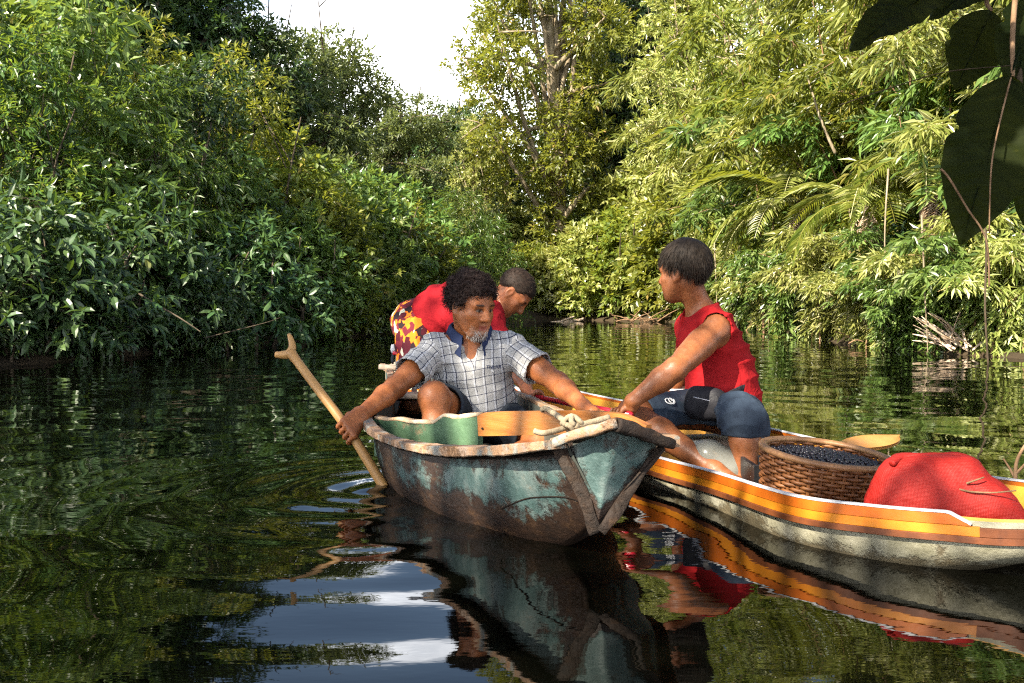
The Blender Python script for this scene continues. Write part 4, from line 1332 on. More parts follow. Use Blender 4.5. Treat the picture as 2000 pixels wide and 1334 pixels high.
# small knife with a red handle stuck at his hip
kb = P(772, 690, 5.05)
root_kn = empty("knife", kb)
tag(root_kn, "small red handled knife sticking out beside the printed orange shorts", "knife")
mb = MB(); mb.tube([kb + V(.06, 0, -.01), kb + V(.0, 0, .0), kb + V(-.012, 0, .002)], .009, 8); attach(mb.build("handle", M_REDPOLE), root_kn)
mb = MB(); mb.bar([kb + V(-.008, 0, .0), kb + V(-.014, 0, .02), kb + V(-.012, 0, .045)], [.02, .022, .014], .005, up=V(0, 1, 0)); attach(mb.build("pale_tag", M_WHITE), root_kn)
mb = MB(); mb.bar([kb + V(-.010, 0, .0), kb + V(-.016, 0, -.03), kb + V(-.012, 0, -.055)], [.014, .016, .008], .005, up=V(0, 1, 0)); attach(mb.build("dark_sheath", M_DENIM_DARK), root_kn)

# ================================================================== young man in the orange canoe
SK_YNG = (0.19, 0.074, 0.030)
pel = P(1412, 795, 4.02); nk = P(1372, 613, 4.02)
shL = P(1398, 643, 3.86); shR = P(1352, 640, 4.16)
elL, wrL = P(1318, 722, 3.68), P(1236, 783, 3.68)
elR, wrR = P(1330, 735, 4.22), P(1290, 790, 4.02)
hpL, hpR = pel + V(.045, -.075, -.02), pel + V(-.055, .05, -.02)
knL, anL = P(1450, 812, 3.58), P(1463, 948, 3.52)
knR, anR = P(1236, 808, 3.80), P(1396, 918, 3.56)
p3 = empty("person", (pel[0], pel[1], 0.0))
tag(p3, "person in a sleeveless red shirt and denim shorts seated in the orange canoe, looking away", "person")
hd = Head(P(1336, 532, 4.0), (-.77, .63, -.12), (-.03, -.02, 1), 0.95)
hand_c = pl_b - pole_dir * .075
F = Field(*bounds([pel, nk, shL, shR, elL, wrL, elR, wrR, knL, anL, knR, anR, hd.w(0, 0, .12), pl_b, anL + V(0, -.16, -.06)], .14), VOX)
T3 = torso(F, pel, nk, shL, shR, girth=.95)
hd.build(F, nk + V(.0, .01, -.01), .05)
arm(F, shL, elL, wrL, (.054, .043, .040, .027)); arm(F, shR, elR, wrR)
F.add(ell(shL + V(-.005, -.005, -.012), V(.060, .058, .066)), .02)
grip_hand(F, hand_c, pole_dir, wrL, .0125, thumb_dir=-1, s=1.05)
F.add(rcone(wrR, wrR + V(-.06, -.02, -.03), .026, .02), .01)
for i in range(4):
    F.add(rcone(wrR + V(-.06, -.03 + .017 * i, -.03), wrR + V(-.115, -.03 + .018 * i, -.055), .009, .007), .004)
leg(F, hpL, knL, anL); leg(F, hpR, knR, anR)
foot(F, anL, anL + V(-.03, -.12, -.04)); foot(F, anR, anR + V(.08, -.10, -.045))
F.sub(rcone(pl_b - pole_dir * .2, pl_b + pole_dir * .03, .0122, .0122), 0)
body_obj(F, p3, SK_YNG, [hd])
F = Field(*bounds([pel, nk, shL, shR], .2), .0048)
torso(F, pel + V(.0, 0, .03), nk + V(0, 0, -.012), shL, shR, off=.020, girth=1.0)
F.add(rcone(pel + V(.01, 0, -.01), pel + V(0, 0, .16), .150, .130), .05)
F.add(rcone(nk + V(.03, .0, -.02), shL + V(.03, .03, .0), .062, .055), .03)
F.cut(pel + V(0, 0, -.035), V(.10, .0, -1))
F.sub(rcone(shL + V(-.005, -.06, -.012), elL + V(0, -.02, .02), .062, .062), .006)
F.sub(rcone(shL + V(-.005, -.03, .012), shL + V(-.02, -.07, -.05), .050, .058), .006)
F.sub(rcone(shR + (elR - shR) * .25, elR, .055, .055), .006)
F.sub(rcone(nk + V(0, 0, .02), hd.w(0, -.02, -.12), .058, .066), .008)
F.sub(rcone(nk + V(-.05, .0, .0), nk + V(-.115, .01, -.06), .03, .012), .008)
finish_cloth("shirt", F, M_RED_SHIRT, p3, [((.5, .2, 1), 34, .010), ((-.7, .3, 1), 52, .007), ((1, 0, .2), 28, .008)], 41, smooth=1)
F = Field(*bounds([hpL, hpR, pel, knL, knR], .17), .005)
F.add(ell(pel + V(0, -.01, -.02), V(.165, .15, .105), T3), .03)
for h_, k_, fr_ in ((hpL, knL, 1.0), (hpR, knR, .92)):
    e_ = h_ + (k_ - h_) * fr_
    F.add(ccone(h_ - (e_ - h_) * .05, e_ + (V(.01, -.03, -.045) if fr_ == 1 else V(0, 0, -.01)), .100, .082), .035)
    F.sub(ccone(h_ + (e_ - h_) * .8, e_ + (e_ - h_) * .3, .055, .074), .004)
F.add(rcone(knL + V(-.01, .05, .008), knL + V(.004, -.012, -.010), .080, .074), .03)
F.add(rcone(knL + V(.002, -.010, -.01), knL + V(.008, -.008, -.11), .074, .068), .03)
F.sub(ccone(knL + V(.004, -.008, -.03), knL + V(.012, -.008, -.2), .058, .064), .003)
F.cut(knL + V(0, 0, -.072), V(0, 0, -1))
sh3, sv3, sn3 = finish_cloth("shorts", F, M_DENIM, p3, [((1, .2, .5), 40, .006), ((.2, .5, 1), 62, .004)], 45)
lp, ln = on_surface(sv3, sn3, P(1309, 784, 3.9))
ln = nrm(ln); lr = nrm(np.cross(V(0, 0, 1), ln)); lr = lr if lr[0] > 0 else -lr
mb = MB(); a_ = np.linspace(0, 4.2 * np.pi, 70)
sp_ = lp + ln * .006 + lr * (.022 * np.cos(a_) * (1 - a_ / 20) + .002 * a_ - .01)[:, None] + np.cross(ln, lr) * (.013 * np.sin(a_))[:, None]
mb.tube(sp_, .0024, 6); attach_sub(mb.build("white_swirl", M_PALECLOTH), sh3)
# full straight hair
hair3, hv, hn, hL = hair_cap(hd, p3, "hair", M_HAIR_BLACK, .018, .050, -.006, -.062, lump=.0012, lf=90, seed=25)
r = np.random.RandomState(24)
sel = r.choice(len(hv), 4200)
cr = hd.w(0, -.05, .125)
flow = hv[sel] - cr; flow -= hn[sel] * (flow * hn[sel]).sum(1)[:, None]; flow /= np.linalg.norm(flow, axis=1)[:, None] + 1e-6
strands("hair_locks", hv[sel] - hn[sel] * .004, flow * 1.0 + hn[sel] * .07 + r.normal(size=(4200, 3)) * .06, .034, .0030, M_HAIR_BLACK, hair3, droop=.25, seed=19, segs=4)

sel = r.choice(len(hv), 1400)
flow = hv[sel] - cr; flow -= hn[sel] * (flow * hn[sel]).sum(1)[:, None]; flow /= np.linalg.norm(flow, axis=1)[:, None] + 1e-6
strands("stray_hair", hv[sel] - hn[sel] * .004, flow * .9 + hn[sel] * .18 + r.normal(size=(1400, 3)) * .14, .036, .0016, M_HAIR_BLACK, hair3, droop=.35, seed=29, segs=4)
# ---- waist bag
M_BLACK_NYLON = cloth_mat("black_nylon", (0.010, 0.010, 0.012), (0.025, 0.024, 0.028), 0.5)
bc = P(1380, 788, 3.80)
root_bag = empty("waist_bag", bc)
tag(root_bag, "black nylon waist bag with zips on the belly above the denim shorts", "bag")
bR = np.array([nrm(V(.85, -.52, -.12)), nrm(V(-.52, -.85, 0)), V(0, 0, 1)])
F = Field(bc - .16, bc + .16, .004)
F.add(ell(bc, V(.082, .040, .062), bR), .01)
F.add(rcone(bc - bR[0] * .045 - bR[2] * .025, bc + bR[0] * .045 - bR[2] * .02, .036, .034), .03)
F.add(rcone(bc - bR[0] * .045 + bR[2] * .025, bc + bR[0] * .045 + bR[2] * .02, .034, .030), .03)
v_, q_ = F.mesh(1); pouch = attach(np_obj("pouch", v_, q_, M_BLACK_NYLON), root_bag)
bf = bR[1]
mb = MB(); mb.tube(catmull([bc - bR[0] * .05 + bf * .036 + bR[2] * .022, bc + bf * .043 + bR[2] * .02, bc + bR[0] * .06 + bf * .034 + bR[2] * .016], 20), .0026, 6); attach_sub(mb.build("zip", M_ALU), pouch)
mb = MB(); mb.bar(catmull([bc - bR[0] * .052 + bf * .030 - bR[2] * .034, bc - bR[0] * .050 + bf * .034 + bR[2] * .004], 6), .03, .004, up=bf); attach_sub(mb.build("grey_patch", M_ALU), pouch)
mb = MB(); mb.bar(catmull([bc + bR[0] * .045 + bR[2] * .012, P(1432, 768, 3.82), P(1470, 752, 3.93), P(1482, 752, 4.05)], 24), .006, .03); attach(mb.build("belt", M_BLACK_NYLON), root_bag)

# ------------------------------------------------------------------ cargo in the orange canoe
M_WICKER = mat_noise("brown_wicker", [(0.3, (0.065, 0.022, 0.007)), (0.55, (0.15, 0.056, 0.016)), (0.8, (0.25, 0.105, 0.03))], 18, 5, 0.55, 0.4, 0.4, 90, 0.003)
M_WICKER_L = mat_noise("pale_wicker_rim", [(0.3, (0.15, 0.065, 0.026)), (0.7, (0.29, 0.155, 0.065))], 22, 5, 0.5, 0.4, 0.4, 90, 0.003)
b_top = P(1614, 886, 3.02); b_bot = V(b_top[0] + .015, b_top[1] + .02, -.045)
b_up = nrm(V(.10, -.075, 1.0))
bx_ = nrm(np.cross(V(0, 1, 0), b_up)); by_ = np.cross(b_up, bx_)
H_B = .245
root_bk = empty("basket", b_bot)
tag(root_bk, "brown woven basket heaped with small black berries in the orange canoe", "basket")
def bring(h, a, extra=0.0):
    rr = .158 + .032 * (h / H_B) ** .8 + extra
    c = b_top - b_up * (H_B - h)
    return c + np.cos(a)[..., None] * bx_ * rr + np.sin(a)[..., None] * by_ * rr
NSTK = 36
al = np.linspace(0, 2 * np.pi, NSTK, endpoint=False)
for i in range(NSTK):       # upright stakes
    hs_ = np.linspace(0, H_B, 8)
    pth = np.array([bring(h, np.array(al[i])) for h in hs_])
    mb = MB(); mb.bar(pth, .010, .006, up=nrm(bring(.1, np.array(al[i])) - (b_top - b_up * (H_B - .1))))
    attach(mb.build("stake", M_WICKER), root_bk)
for kx, h in enumerate(np.arange(.006, H_B - .006, .0115)):     # weavers, in front of and behind the stakes by turns
    a = np.linspace(0, 2 * np.pi, 145)
    wv_ = .0055 * np.sign(np.cos(a * NSTK / 2 + math.pi * (kx % 2))) * np.abs(np.cos(a * NSTK / 2 + math.pi * (kx % 2))) ** .5
    rr = .158 + .032 * (h / H_B) ** .8 + wv_
    c = b_top - b_up * (H_B - h)
    pth = c + np.cos(a)[:, None] * bx_ * rr[:, None] + np.sin(a)[:, None] * by_ * rr[:, None]
    mb = MB(); mb.tube(pth, .0060, 6, caps=False)
    attach(mb.build("weaver", M_WICKER), root_bk)
a = np.linspace(0, 2 * np.pi, 97)
mb = MB()
for e_, hh, rr_ in ((.004, H_B + .001, .0095), (-.006, H_B + .002, .008)):
    mb.tube(bring(hh, a, e_), rr_ * (1 + .10 * np.sin(a * 48)), 8, caps=False)
attach(mb.build("rim", M_WICKER_L), root_bk)
# berries: the ones lying on top are single pieces
m, nt, b = new_mat("black_berry_skin", 0.28, 0.5)
nt.links.new(ramp(nt, tnoise(nt, 90, 3), [(0.35, (0.006, 0.005, 0.008)), (0.7, (0.028, 0.024, 0.032))]), b.inputs["Base Color"])
M_BERRY = m
bm = bmesh.new(); bmesh.ops.create_icosphere(bm, subdivisions=1, radius=.0068)
me_b = bpy.data.meshes.new("berry"); bm.to_mesh(me_b); bm.free()
for p_ in me_b.polygons: p_.use_smooth = True
me_b.materials.append(M_BERRY)
r = np.random.RandomState(6)
pts_ = []
tries = 0
while len(pts_) < 640 and tries < 40000:
    tries += 1
    q_ = r.uniform(-1, 1, 2)
    if q_ @ q_ > 1: continue
    q_ = q_ * .176
    z_ = -.022 + .016 * (1 - (q_ @ q_) / .176 ** 2) + r.uniform(-.004, .004)
    pp = np.array([q_[0], q_[1], z_])
    if pts_ and np.min(np.linalg.norm(np.array(pts_) - pp, axis=1)) < .0115: continue
    pts_.append(pp)
pts_ = np.array(pts_)
wpts = b_top + pts_[:, :1] * bx_ + pts_[:, 1:2] * by_ + pts_[:, 2:] * b_up
order = np.argsort(wpts[:, 1])
root_be = empty("berries", b_top)
tag(root_be, "heap of small glossy black berries filling the woven basket", "berries")
for i in order[:300]:
    o = bpy.data.objects.new("berry", me_b); link(o, root_be)
    o.location = Vector(wpts[i] - b_top); o.scale = (r.uniform(.78, 1.16),) * 3
ib = np.array([v.co[:] for v in me_b.vertices]); it = np.array([p_.vertices[:] for p_ in me_b.polygons])
mb = MB()
for i in order[300:]: mb.add(ib + wpts[i], it)
bed = np.array([b_top + b_up * (-.024 + .014 * (1 - rr ** 2)) + rr * .178 * (math.cos(t) * bx_ + math.sin(t) * by_) for rr in np.linspace(0.02, 1, 6) for t in np.linspace(0, 2 * np.pi, 30, endpoint=False)])
mb.add(bed, grid_faces(6, 30, True)[:, ::-1])
o = mb.build("berry_mass", M_BERRY); attach(o, root_be); o["kind"] = "stuff"

# red woven sack
m, nt, b = new_mat("red_woven_sack", 0.5, 0.18)
tc = nd(nt, "ShaderNodeTexCoord").outputs["Object"]
w1 = nd(nt, "ShaderNodeTexWave", {"Vector": tc, "Scale": 95.0, "Distortion": 1.0, "Detail": 2.0}, bands_direction='Z').outputs["Fac"]
w2 = nd(nt, "ShaderNodeTexWave", {"Vector": tc, "Scale": 95.0, "Distortion": 1.0, "Detail": 2.0}, bands_direction='X').outputs["Fac"]
fw_ = mth(nt, 'MULTIPLY', w1, w2)
cN = ramp(nt, tnoise(nt, 9, 5, 0.6), [(0.3, (0.17, 0.006, 0.005)), (0.7, (0.28, 0.014, 0.010))])
nt.links.new(mixc(nt, mth(nt, 'MULTIPLY', fw_, .4), cN, (0.36, 0.035, 0.025)), b.inputs["Base Color"])
set_bump(nt, b, mth(nt, 'ADD', fw_, mth(nt, 'MULTIPLY', nd(nt, 'ShaderNodeTexNoise', {'Scale': 9.0, 'Detail': 4.0, 'Distortion': 2.2, 'Vector': tc}).outputs['Fac'], 7.0)), 0.35, 0.004)
M_SACK = m
sk_c = P(1842, 985, 2.66)
root_sk = empty("sack", V(sk_c[0], sk_c[1], -.06))
tag(root_sk, "bulging bright red woven sack lying beside the berry basket", "sack")
F = Field(sk_c - V(.30, .24, .22), sk_c + V(.34, .26, .22), .005)
def SP(px, py, d): return P(px, py, d)
F.add(rcone(P(1765, 935, 2.66), P(1880, 930, 2.62), .066, .060), .04)
F.add(rcone(P(1760, 985, 2.66), P(1930, 1000, 2.56), .085, .060), .06)
F.add(rcone(P(1768, 918, 2.70), P(1880, 914, 2.68), .040, .036), .04)
F.add(rcone(P(1935, 985, 2.56), P(1990, 1025, 2.50), .050, .030), .05)
F.add(rcone(P(1760, 1020, 2.70), P(1920, 1030, 2.62), .10, .08), .06)
v_, q_ = F.mesh(3); n_ = vnormals(v_, q_)
v_ = v_ + n_ * (.005 * wob(v_, 22, 3) + .0018 * wob(v_, 62, 4) + .0012 * wob(v_, 190, 6))[:, None]
attach(np_obj("bag", v_, q_, M_SACK), root_sk)
# puckered rolled mouth
sm = catmull([P(1742, 905, 2.62), P(1760, 893, 2.64), P(1800, 893, 2.64), P(1845, 888, 2.64), P(1885, 893, 2.62), P(1898, 905, 2.60)], 40)
mb = MB(); mb.tube(sm + .004 * np.stack([wob(sm, 60, k) for k in range(3)], -1), .010 * (1 + .3 * wob(sm, 90, 2)), 8); attach(mb.build("rolled_mouth", M_SACK), root_sk)

# clear jug between his feet
m, nt, b = new_mat("cloudy_clear_plastic", 0.12, 0.5)
b.inputs["Base Color"].default_value = (0.50, 0.50, 0.44, 1)
b.inputs["Transmission Weight"].default_value = 0.75
b.inputs["IOR"].default_value = 1.25
nt.links.new(ramp(nt, tnoise(nt, 18, 4), [(0.3, 0.08), (0.7, 0.35)]), b.inputs["Roughness"])
M_CLEAR = m
jc = P(1408, 905, 3.60)
root_jug = empty("jug", V(jc[0], jc[1], -.06))
tag(root_jug, "cloudy clear plastic jug lying between the feet in the orange canoe", "jug")
F = Field(jc - .16, jc + .16, .004)
jd = nrm(V(.80, -.35, -.45))
F.add(rcone(jc - jd * .05, jc + jd * .05, .062, .066), .02)
F.add(rcone(jc - jd * .05, jc - jd * .12, .05, .022), .03)
v_, q_ = F.mesh(2); attach(np_obj("bottle", v_, q_, M_CLEAR), root_jug)
mb = MB(); mb.tube([jc - jd * .115, jc - jd * .15], .021, 12); attach(mb.build("cap", M_WHITE), root_jug)

# white tub behind the knees
tcn = P(1318, 772, 4.12)
root_tub = empty("tub", tcn + V(0, 0, -.09))
tag(root_tub, "white plastic tub behind the seated red shirt", "tub")
mb = MB()
prof = [(.045, -.09), (.05, -.09), (.062, .02), (.068, .025), (.068, .032), (.058, .03), (.046, -.08), (.0, -.08)]
a = np.linspace(0, 2 * np.pi, 28, endpoint=False)
vv = np.array([tcn + V(rr * math.cos(t), rr * math.sin(t), z_) for rr, z_ in prof for t in a])
mb.add(vv, grid_faces(len(prof), 28, True)); attach(mb.build("wall", M_WHITE), root_tub)
# dark box behind the basket
root_bx = empty("crate", V(.95, 3.42, -.07))
tag(root_bx, "low black crate tucked behind the woven basket", "crate")
M_BLACKPL = mat_noise("black_plastic", [(0.3, (0.012, 0.012, 0.013)), (0.7, (0.03, 0.03, 0.032))], 14, 4, 0.45, 0.4, 0.2, 60, 0.002)
mb = MB()
for (x0, x1, y0, y1) in ((-.14, .14, -.11, -.095), (-.14, .14, .095, .11), (-.14, -.125, -.095, .095), (.125, .14, -.095, .095)):
    xm = (x0 + x1) / 2; ym = (y0 + y1) / 2
    if x1 - x0 > .1: mb.bar([V(.95 + x0, 3.42 + ym, .02), V(.95 + x1, 3.42 + ym, .02)], y1 - y0, .17)
    else: mb.bar([V(.95 + xm, 3.42 + y0, .02), V(.95 + xm, 3.42 + y1, .02)], x1 - x0, .168)
attach(mb.build("wall", M_BLACKPL, smooth=False), root_bx)
mb = MB(); mb.bar([V(.812, 3.42, -.055), V(1.088, 3.42, -.055)], .188, .01); attach(mb.build("base", M_BLACKPL, smooth=False), root_bx)
# spare paddle, blade over the far rim
pb, pe = P(1668, 866, 3.42), P(1757, 853, 3.55)
M_PADDLE2 = mat_noise("brown_varnished_paddle", [(0.3, (0.30, 0.13, 0.03)), (0.7, (0.46, 0.22, 0.06))], 7, 6, 0.4, 0.5, 0.2, 40, 0.002)
root_p2 = empty("paddle", pb)
tag(root_p2, "spare brown paddle with its leaf shaped blade over the far rim behind the basket", "paddle")
ax_p = nrm(pe - pb); Lp = .30
sd_p = nrm(np.cross(ax_p, V(0, -.35, 1))); nrmp = np.cross(sd_p, ax_p)
rows = []
for t in np.linspace(0, 1, 18):
    w_ = .048 * (math.sin(math.pi * (.06 + .94 * t)) ** .55 if t < 1 else .0)
    for u_ in np.linspace(-1, 1, 7): rows.append(pe - ax_p * Lp * (1 - t) + sd_p * w_ * u_ + nrmp * .008 * (1 - u_ * u_))
rows = np.array(rows); nb = len(rows)
attach(np_obj("blade", np.vstack([rows, rows - nrmp * .012]), [np.vstack([grid_faces(18, 7), grid_faces(18, 7)[:, ::-1] + nb])], M_PADDLE2), root_p2)
mb = MB(); mb.tube([pe - ax_p * (Lp - .02), pe - ax_p * (Lp + .16) + V(.04, .10, -.03), pe - ax_p * (Lp + .3) + V(.10, .36, -.07)], .014, 10); attach(mb.build("shaft", M_PADDLE2), root_p2)

# ------------------------------------------------------------------ vegetation
def leaf_mat(name, stops, trans=(0.30, 0.42, 0.03), tfac=0.32, rough=0.42, spec=0.5, vary=0.35):
    m = bpy.data.materials.new(name); m.use_nodes = True
    nt = m.node_tree; nt.nodes.clear()
    out = nd(nt, "ShaderNodeOutputMaterial")
    rn = nd(nt, "ShaderNodeAttribute", attribute_name="rnd").outputs["Fac"]
    orn = nd(nt, "ShaderNodeObjectInfo").outputs["Random"]
    col = ramp(nt, rn, stops)
    hv_ = nd(nt, "ShaderNodeHueSaturation", {"Color": col, "Hue": mth(nt, 'MULTIPLY_ADD', orn, 0.03, 0.485), "Value": mth(nt, 'MULTIPLY_ADD', orn, vary, 1 - vary / 2)}).outputs["Color"]
    pb_ = nd(nt, "ShaderNodeBsdfPrincipled", {"Base Color": hv_, "Roughness": rough, "Specular IOR Level": spec})
    tr = nd(nt, "ShaderNodeBsdfTranslucent", {"Color": mixc(nt, 0.55, hv_, trans)})
    mx = nd(nt, "ShaderNodeMixShader", {0: tfac, 1: pb_.outputs[0], 2: tr.outputs[0]})
    nt.links.new(mx.outputs[0], out.inputs["Surface"])
    return m
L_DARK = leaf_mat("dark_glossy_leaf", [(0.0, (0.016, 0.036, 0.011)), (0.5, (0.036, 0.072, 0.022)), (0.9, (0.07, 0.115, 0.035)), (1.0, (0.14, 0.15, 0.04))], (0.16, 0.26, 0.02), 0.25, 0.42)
L_MID = leaf_mat("mid_green_leaf", [(0.0, (0.022, 0.044, 0.010)), (0.5, (0.058, 0.105, 0.020)), (0.85, (0.11, 0.16, 0.03)), (1.0, (0.22, 0.18, 0.05))], (0.34, 0.44, 0.03), 0.4, 0.36)
L_YEL = leaf_mat("yellow_green_leaf", [(0.0, (0.045, 0.070, 0.012)), (0.5, (0.115, 0.145, 0.022)), (0.85, (0.20, 0.21, 0.036)), (1.0, (0.32, 0.22, 0.07))], (0.50, 0.52, 0.04), 0.42, 0.38)
L_PALE = leaf_mat("pale_sunlit_leaf", [(0.0, (0.045, 0.075, 0.012)), (0.4, (0.17, 0.20, 0.045)), (0.75, (0.36, 0.37, 0.12)), (0.93, (0.58, 0.56, 0.32)), (1.0, (0.40, 0.24, 0.10))], (0.62, 0.62, 0.09), 0.36, 0.30)  # brightness of the sunlit bank put into the leaf colour
L_FRESH = leaf_mat("fresh_green_leaf", [(0.0, (0.035, 0.068, 0.014)), (0.5, (0.085, 0.145, 0.030)), (0.85, (0.17, 0.235, 0.065)), (1.0, (0.33, 0.34, 0.18))], (0.36, 0.46, 0.05), 0.36, 0.33)
L_OLIVE = leaf_mat("hazed_olive_leaf", [(0.0, (0.04, 0.058, 0.020)), (0.5, (0.09, 0.115, 0.04)), (1.0, (0.19, 0.21, 0.08))], (0.30, 0.36, 0.06), 0.38, 0.5)  # lightened: the leaf colour stands in for distance haze
M_BARK = mat_noise("grey_brown_bark", [(0.3, (0.035, 0.026, 0.017)), (0.6, (0.085, 0.066, 0.045)), (0.8, (0.16, 0.14, 0.10))], 6, 7, 0.9, 0.2, 0.9, 22, 0.03, stretch=(1, 1, .3))
M_BARK_PALE = mat_noise("pale_bark", [(0.3, (0.10, 0.075, 0.045)), (0.6, (0.26, 0.21, 0.14)), (0.8, (0.42, 0.37, 0.28))], 5, 7, 0.9, 0.2, 0.8, 20, 0.03, stretch=(1, 1, .3))
M_TWIG = mat_noise("dry_brown_twig", [(0.3, (0.09, 0.05, 0.025)), (0.7, (0.24, 0.15, 0.085))], 20, 5, 0.85, 0.2, 0.5, 60, 0.004)
M_STRAW = mat_noise("bleached_dead_leaf", [(0.3, (0.28, 0.18, 0.10)), (0.7, (0.56, 0.46, 0.36))], 12, 5, 0.8, 0.2, 0.4, 60, 0.004)

def leaf_verts(p, d, n, L, W, kind):
    s = np.cross(d, n); s /= np.linalg.norm(s, axis=1)[:, None] + 1e-9
    n = np.cross(s, d)
    L = L[:, None]; W = W[:, None]
    def at(u, t, h): return p + s * (u * W) + d * (t * L) + n * (h * L)
    if kind == 2:
        v = np.stack([at(0, 0, 0), at(-.5, .44, .05), at(0, 1, -.10), at(.5, .44, .05)], 1)
        f = np.array([(0, 3, 2), (0, 2, 1)])
    else:
        v = np.stack([at(0, 0, 0), at(-.42, .28, .05), at(0, .28, .0), at(.42, .28, .05), at(-.40, .64, .03), at(0, .64, -.03), at(.40, .64, .03), at(0, 1, -.16)], 1)
        f = np.array([(0, 2, 1), (0, 3, 2), (1, 2, 5), (1, 5, 4), (2, 3, 6), (2, 6, 5), (4, 5, 7), (5, 6, 7)])
    k = v.shape[1]; N = len(p)
    F = (np.arange(N)[:, None, None] * k + f[None]).reshape(-1, 3)
    return v.reshape(-1, 3), F, k

def sprig_leaves(o, dirs, nl, twig, LL, LW, droop, rng, open_=1.05, flat=0.6):
    S = len(o)
    dirs = dirs / (np.linalg.norm(dirs, axis=1)[:, None] + 1e-9)
    ref = rng.normal(size=(S, 3)); a = np.cross(dirs, ref); a /= np.linalg.norm(a, axis=1)[:, None] + 1e-9; b_ = np.cross(dirs, a)
    P_, D_, N_, R_ = [], [], [], []
    sr = rng.uniform(0, 1, S)
    for i in range(nl):
        t = (i + .6) / nl
        ph = i * 2.4 + rng.uniform(-.4, .4, S)
        rad = np.cos(ph)[:, None] * a + np.sin(ph)[:, None] * b_
        al = open_ * (1.05 - .65 * t) + rng.uniform(-.2, .2, S)
        d = dirs * np.cos(al)[:, None] + rad * np.sin(al)[:, None]
        d[:, 2] -= droop * rng.uniform(.5, 1.4, S)
        d /= np.linalg.norm(d, axis=1)[:, None] + 1e-9
        up = np.tile(np.array([0, 0, 1.0]), (S, 1)) * flat + dirs * .5 + rng.normal(size=(S, 3)) * .38
        n = up - d * (up * d).sum(1)[:, None]; n /= np.linalg.norm(n, axis=1)[:, None] + 1e-9
        pp = o + dirs * (twig * t); pp[:, 2] -= droop * twig * t * t * .6
        P_.append(pp); D_.append(d); N_.append(n)
        R_.append(np.clip(.62 * sr + .38 * rng.uniform(0, 1, S) , 0, 1))
    P_, D_, N_, R_ = (np.concatenate(x) for x in (P_, D_, N_, R_))
    M_ = len(P_)
    L = LL * rng.uniform(.65, 1.25, M_); W = LW * rng.uniform(.75, 1.2, M_)
    return P_, D_, N_, L, W, R_

def blob_sprigs(blobs, dens, rng, up=.25, jit=.55, inner=.5):
    O, Dv = [], []
    for (c, r) in blobs:
        c = np.array(c, float); r = np.array(r, float)
        n = max(3, int(dens * (r[0] * r[1] + r[1] * r[2] + r[0] * r[2]) / 3))
        d = rng.normal(size=(n, 3)); d /= np.linalg.norm(d, axis=1)[:, None]
        k = rng.uniform(inner ** 3, 1, n) ** (1 / 3)
        lum = 1 + .18 * np.sin(d[:, 0] * 5 + c[1] * 3) * np.sin(d[:, 2] * 6 + c[0] * 2)
        O.append(c + d * r * (k * lum)[:, None])
        dd = d + rng.normal(size=(n, 3)) * jit; dd[:, 2] += up
        Dv.append(dd)
    return np.concatenate(O), np.concatenate(Dv)

def crown_mesh(name, blobs, dens, nl, twig, LL, LW, droop, mat, seed, kind=2, up=.25, jit=.55, inner=.5, open_=1.05, flat=.6, zmin=None):
    rng = np.random.RandomState(seed)
    o, d = blob_sprigs(blobs, dens, rng, up, jit, inner)
    if zmin is not None:
        k = o[:, 2] > zmin; o, d = o[k], d[k]
    p, dd, n, L, W, R = sprig_leaves(o, d, nl, twig, LL, LW, droop, rng, open_, flat)
    v, f, k = leaf_verts(p, dd, n, L, W, kind)
    me = np_mesh(name, v, f, mat, smooth=False)
    add_attr(me, "rnd", np.repeat(R, k))
    return me

def trunk_mesh(name, base_r, h, blobs, mat, seed, lean=(0, 0), nbr=None, multi=1, wig=.12):
    rng = np.random.RandomState(seed)
    mb = MB()
    for m_ in range(multi):
        ofs = rng.normal(size=2) * (.0 if multi == 1 else .25)
        top = V(lean[0] + ofs[0] * 2.5, lean[1] + ofs[1] * 2.5, h)
        pts = [V(ofs[0], ofs[1], -.4)] + [V(ofs[0], ofs[1], 0) * (1 - t) + top * t + V(rng.normal() * wig, rng.normal() * wig, 0) for t in (.2, .45, .7)] + [top]
        c = catmull(pts, 22)
        mb.tube(c, np.linspace(base_r * 1.15, base_r * .35, 22), 9)
        bl = blobs if nbr is None else [blobs[i] for i in rng.choice(len(blobs), min(nbr, len(blobs)), replace=False)]
        for q, (cc, rr) in enumerate(bl):
            if multi > 1 and q % multi != m_: continue
            cc = np.array(cc, float)
            k = int(np.clip(rng.uniform(.35, .85) * 21, 4, 20))
            s = c[k]
            if cc[2] < s[2] - .5: s = c[max(3, int(k * .4))]
            mid = s * .5 + cc * .5 + V(rng.normal() * wig, rng.normal() * wig, abs(rng.normal()) * wig)
            bp = catmull([s, mid, cc, cc + (cc - mid) * .5], 12)
            mb.tube(bp, np.linspace(base_r * .38, base_r * .07, 12), 6)
            for _ in range(3):
                j = rng.randint(5, 11)
                tp = bp[j] + rng.normal(size=3) * np.array(rr) * .6
                mb.tube([bp[j], (bp[j] + tp) / 2 + V(0, 0, .05), tp], [base_r * .13, base_r * .09, base_r * .03], 5)
    v = np.vstack(mb.v)
    fl = []
    if mb.q: fl.append(np.vstack(mb.q))
    if mb.t: fl.append(np.vstack(mb.t))
    return np_mesh(name, v, fl, mat)

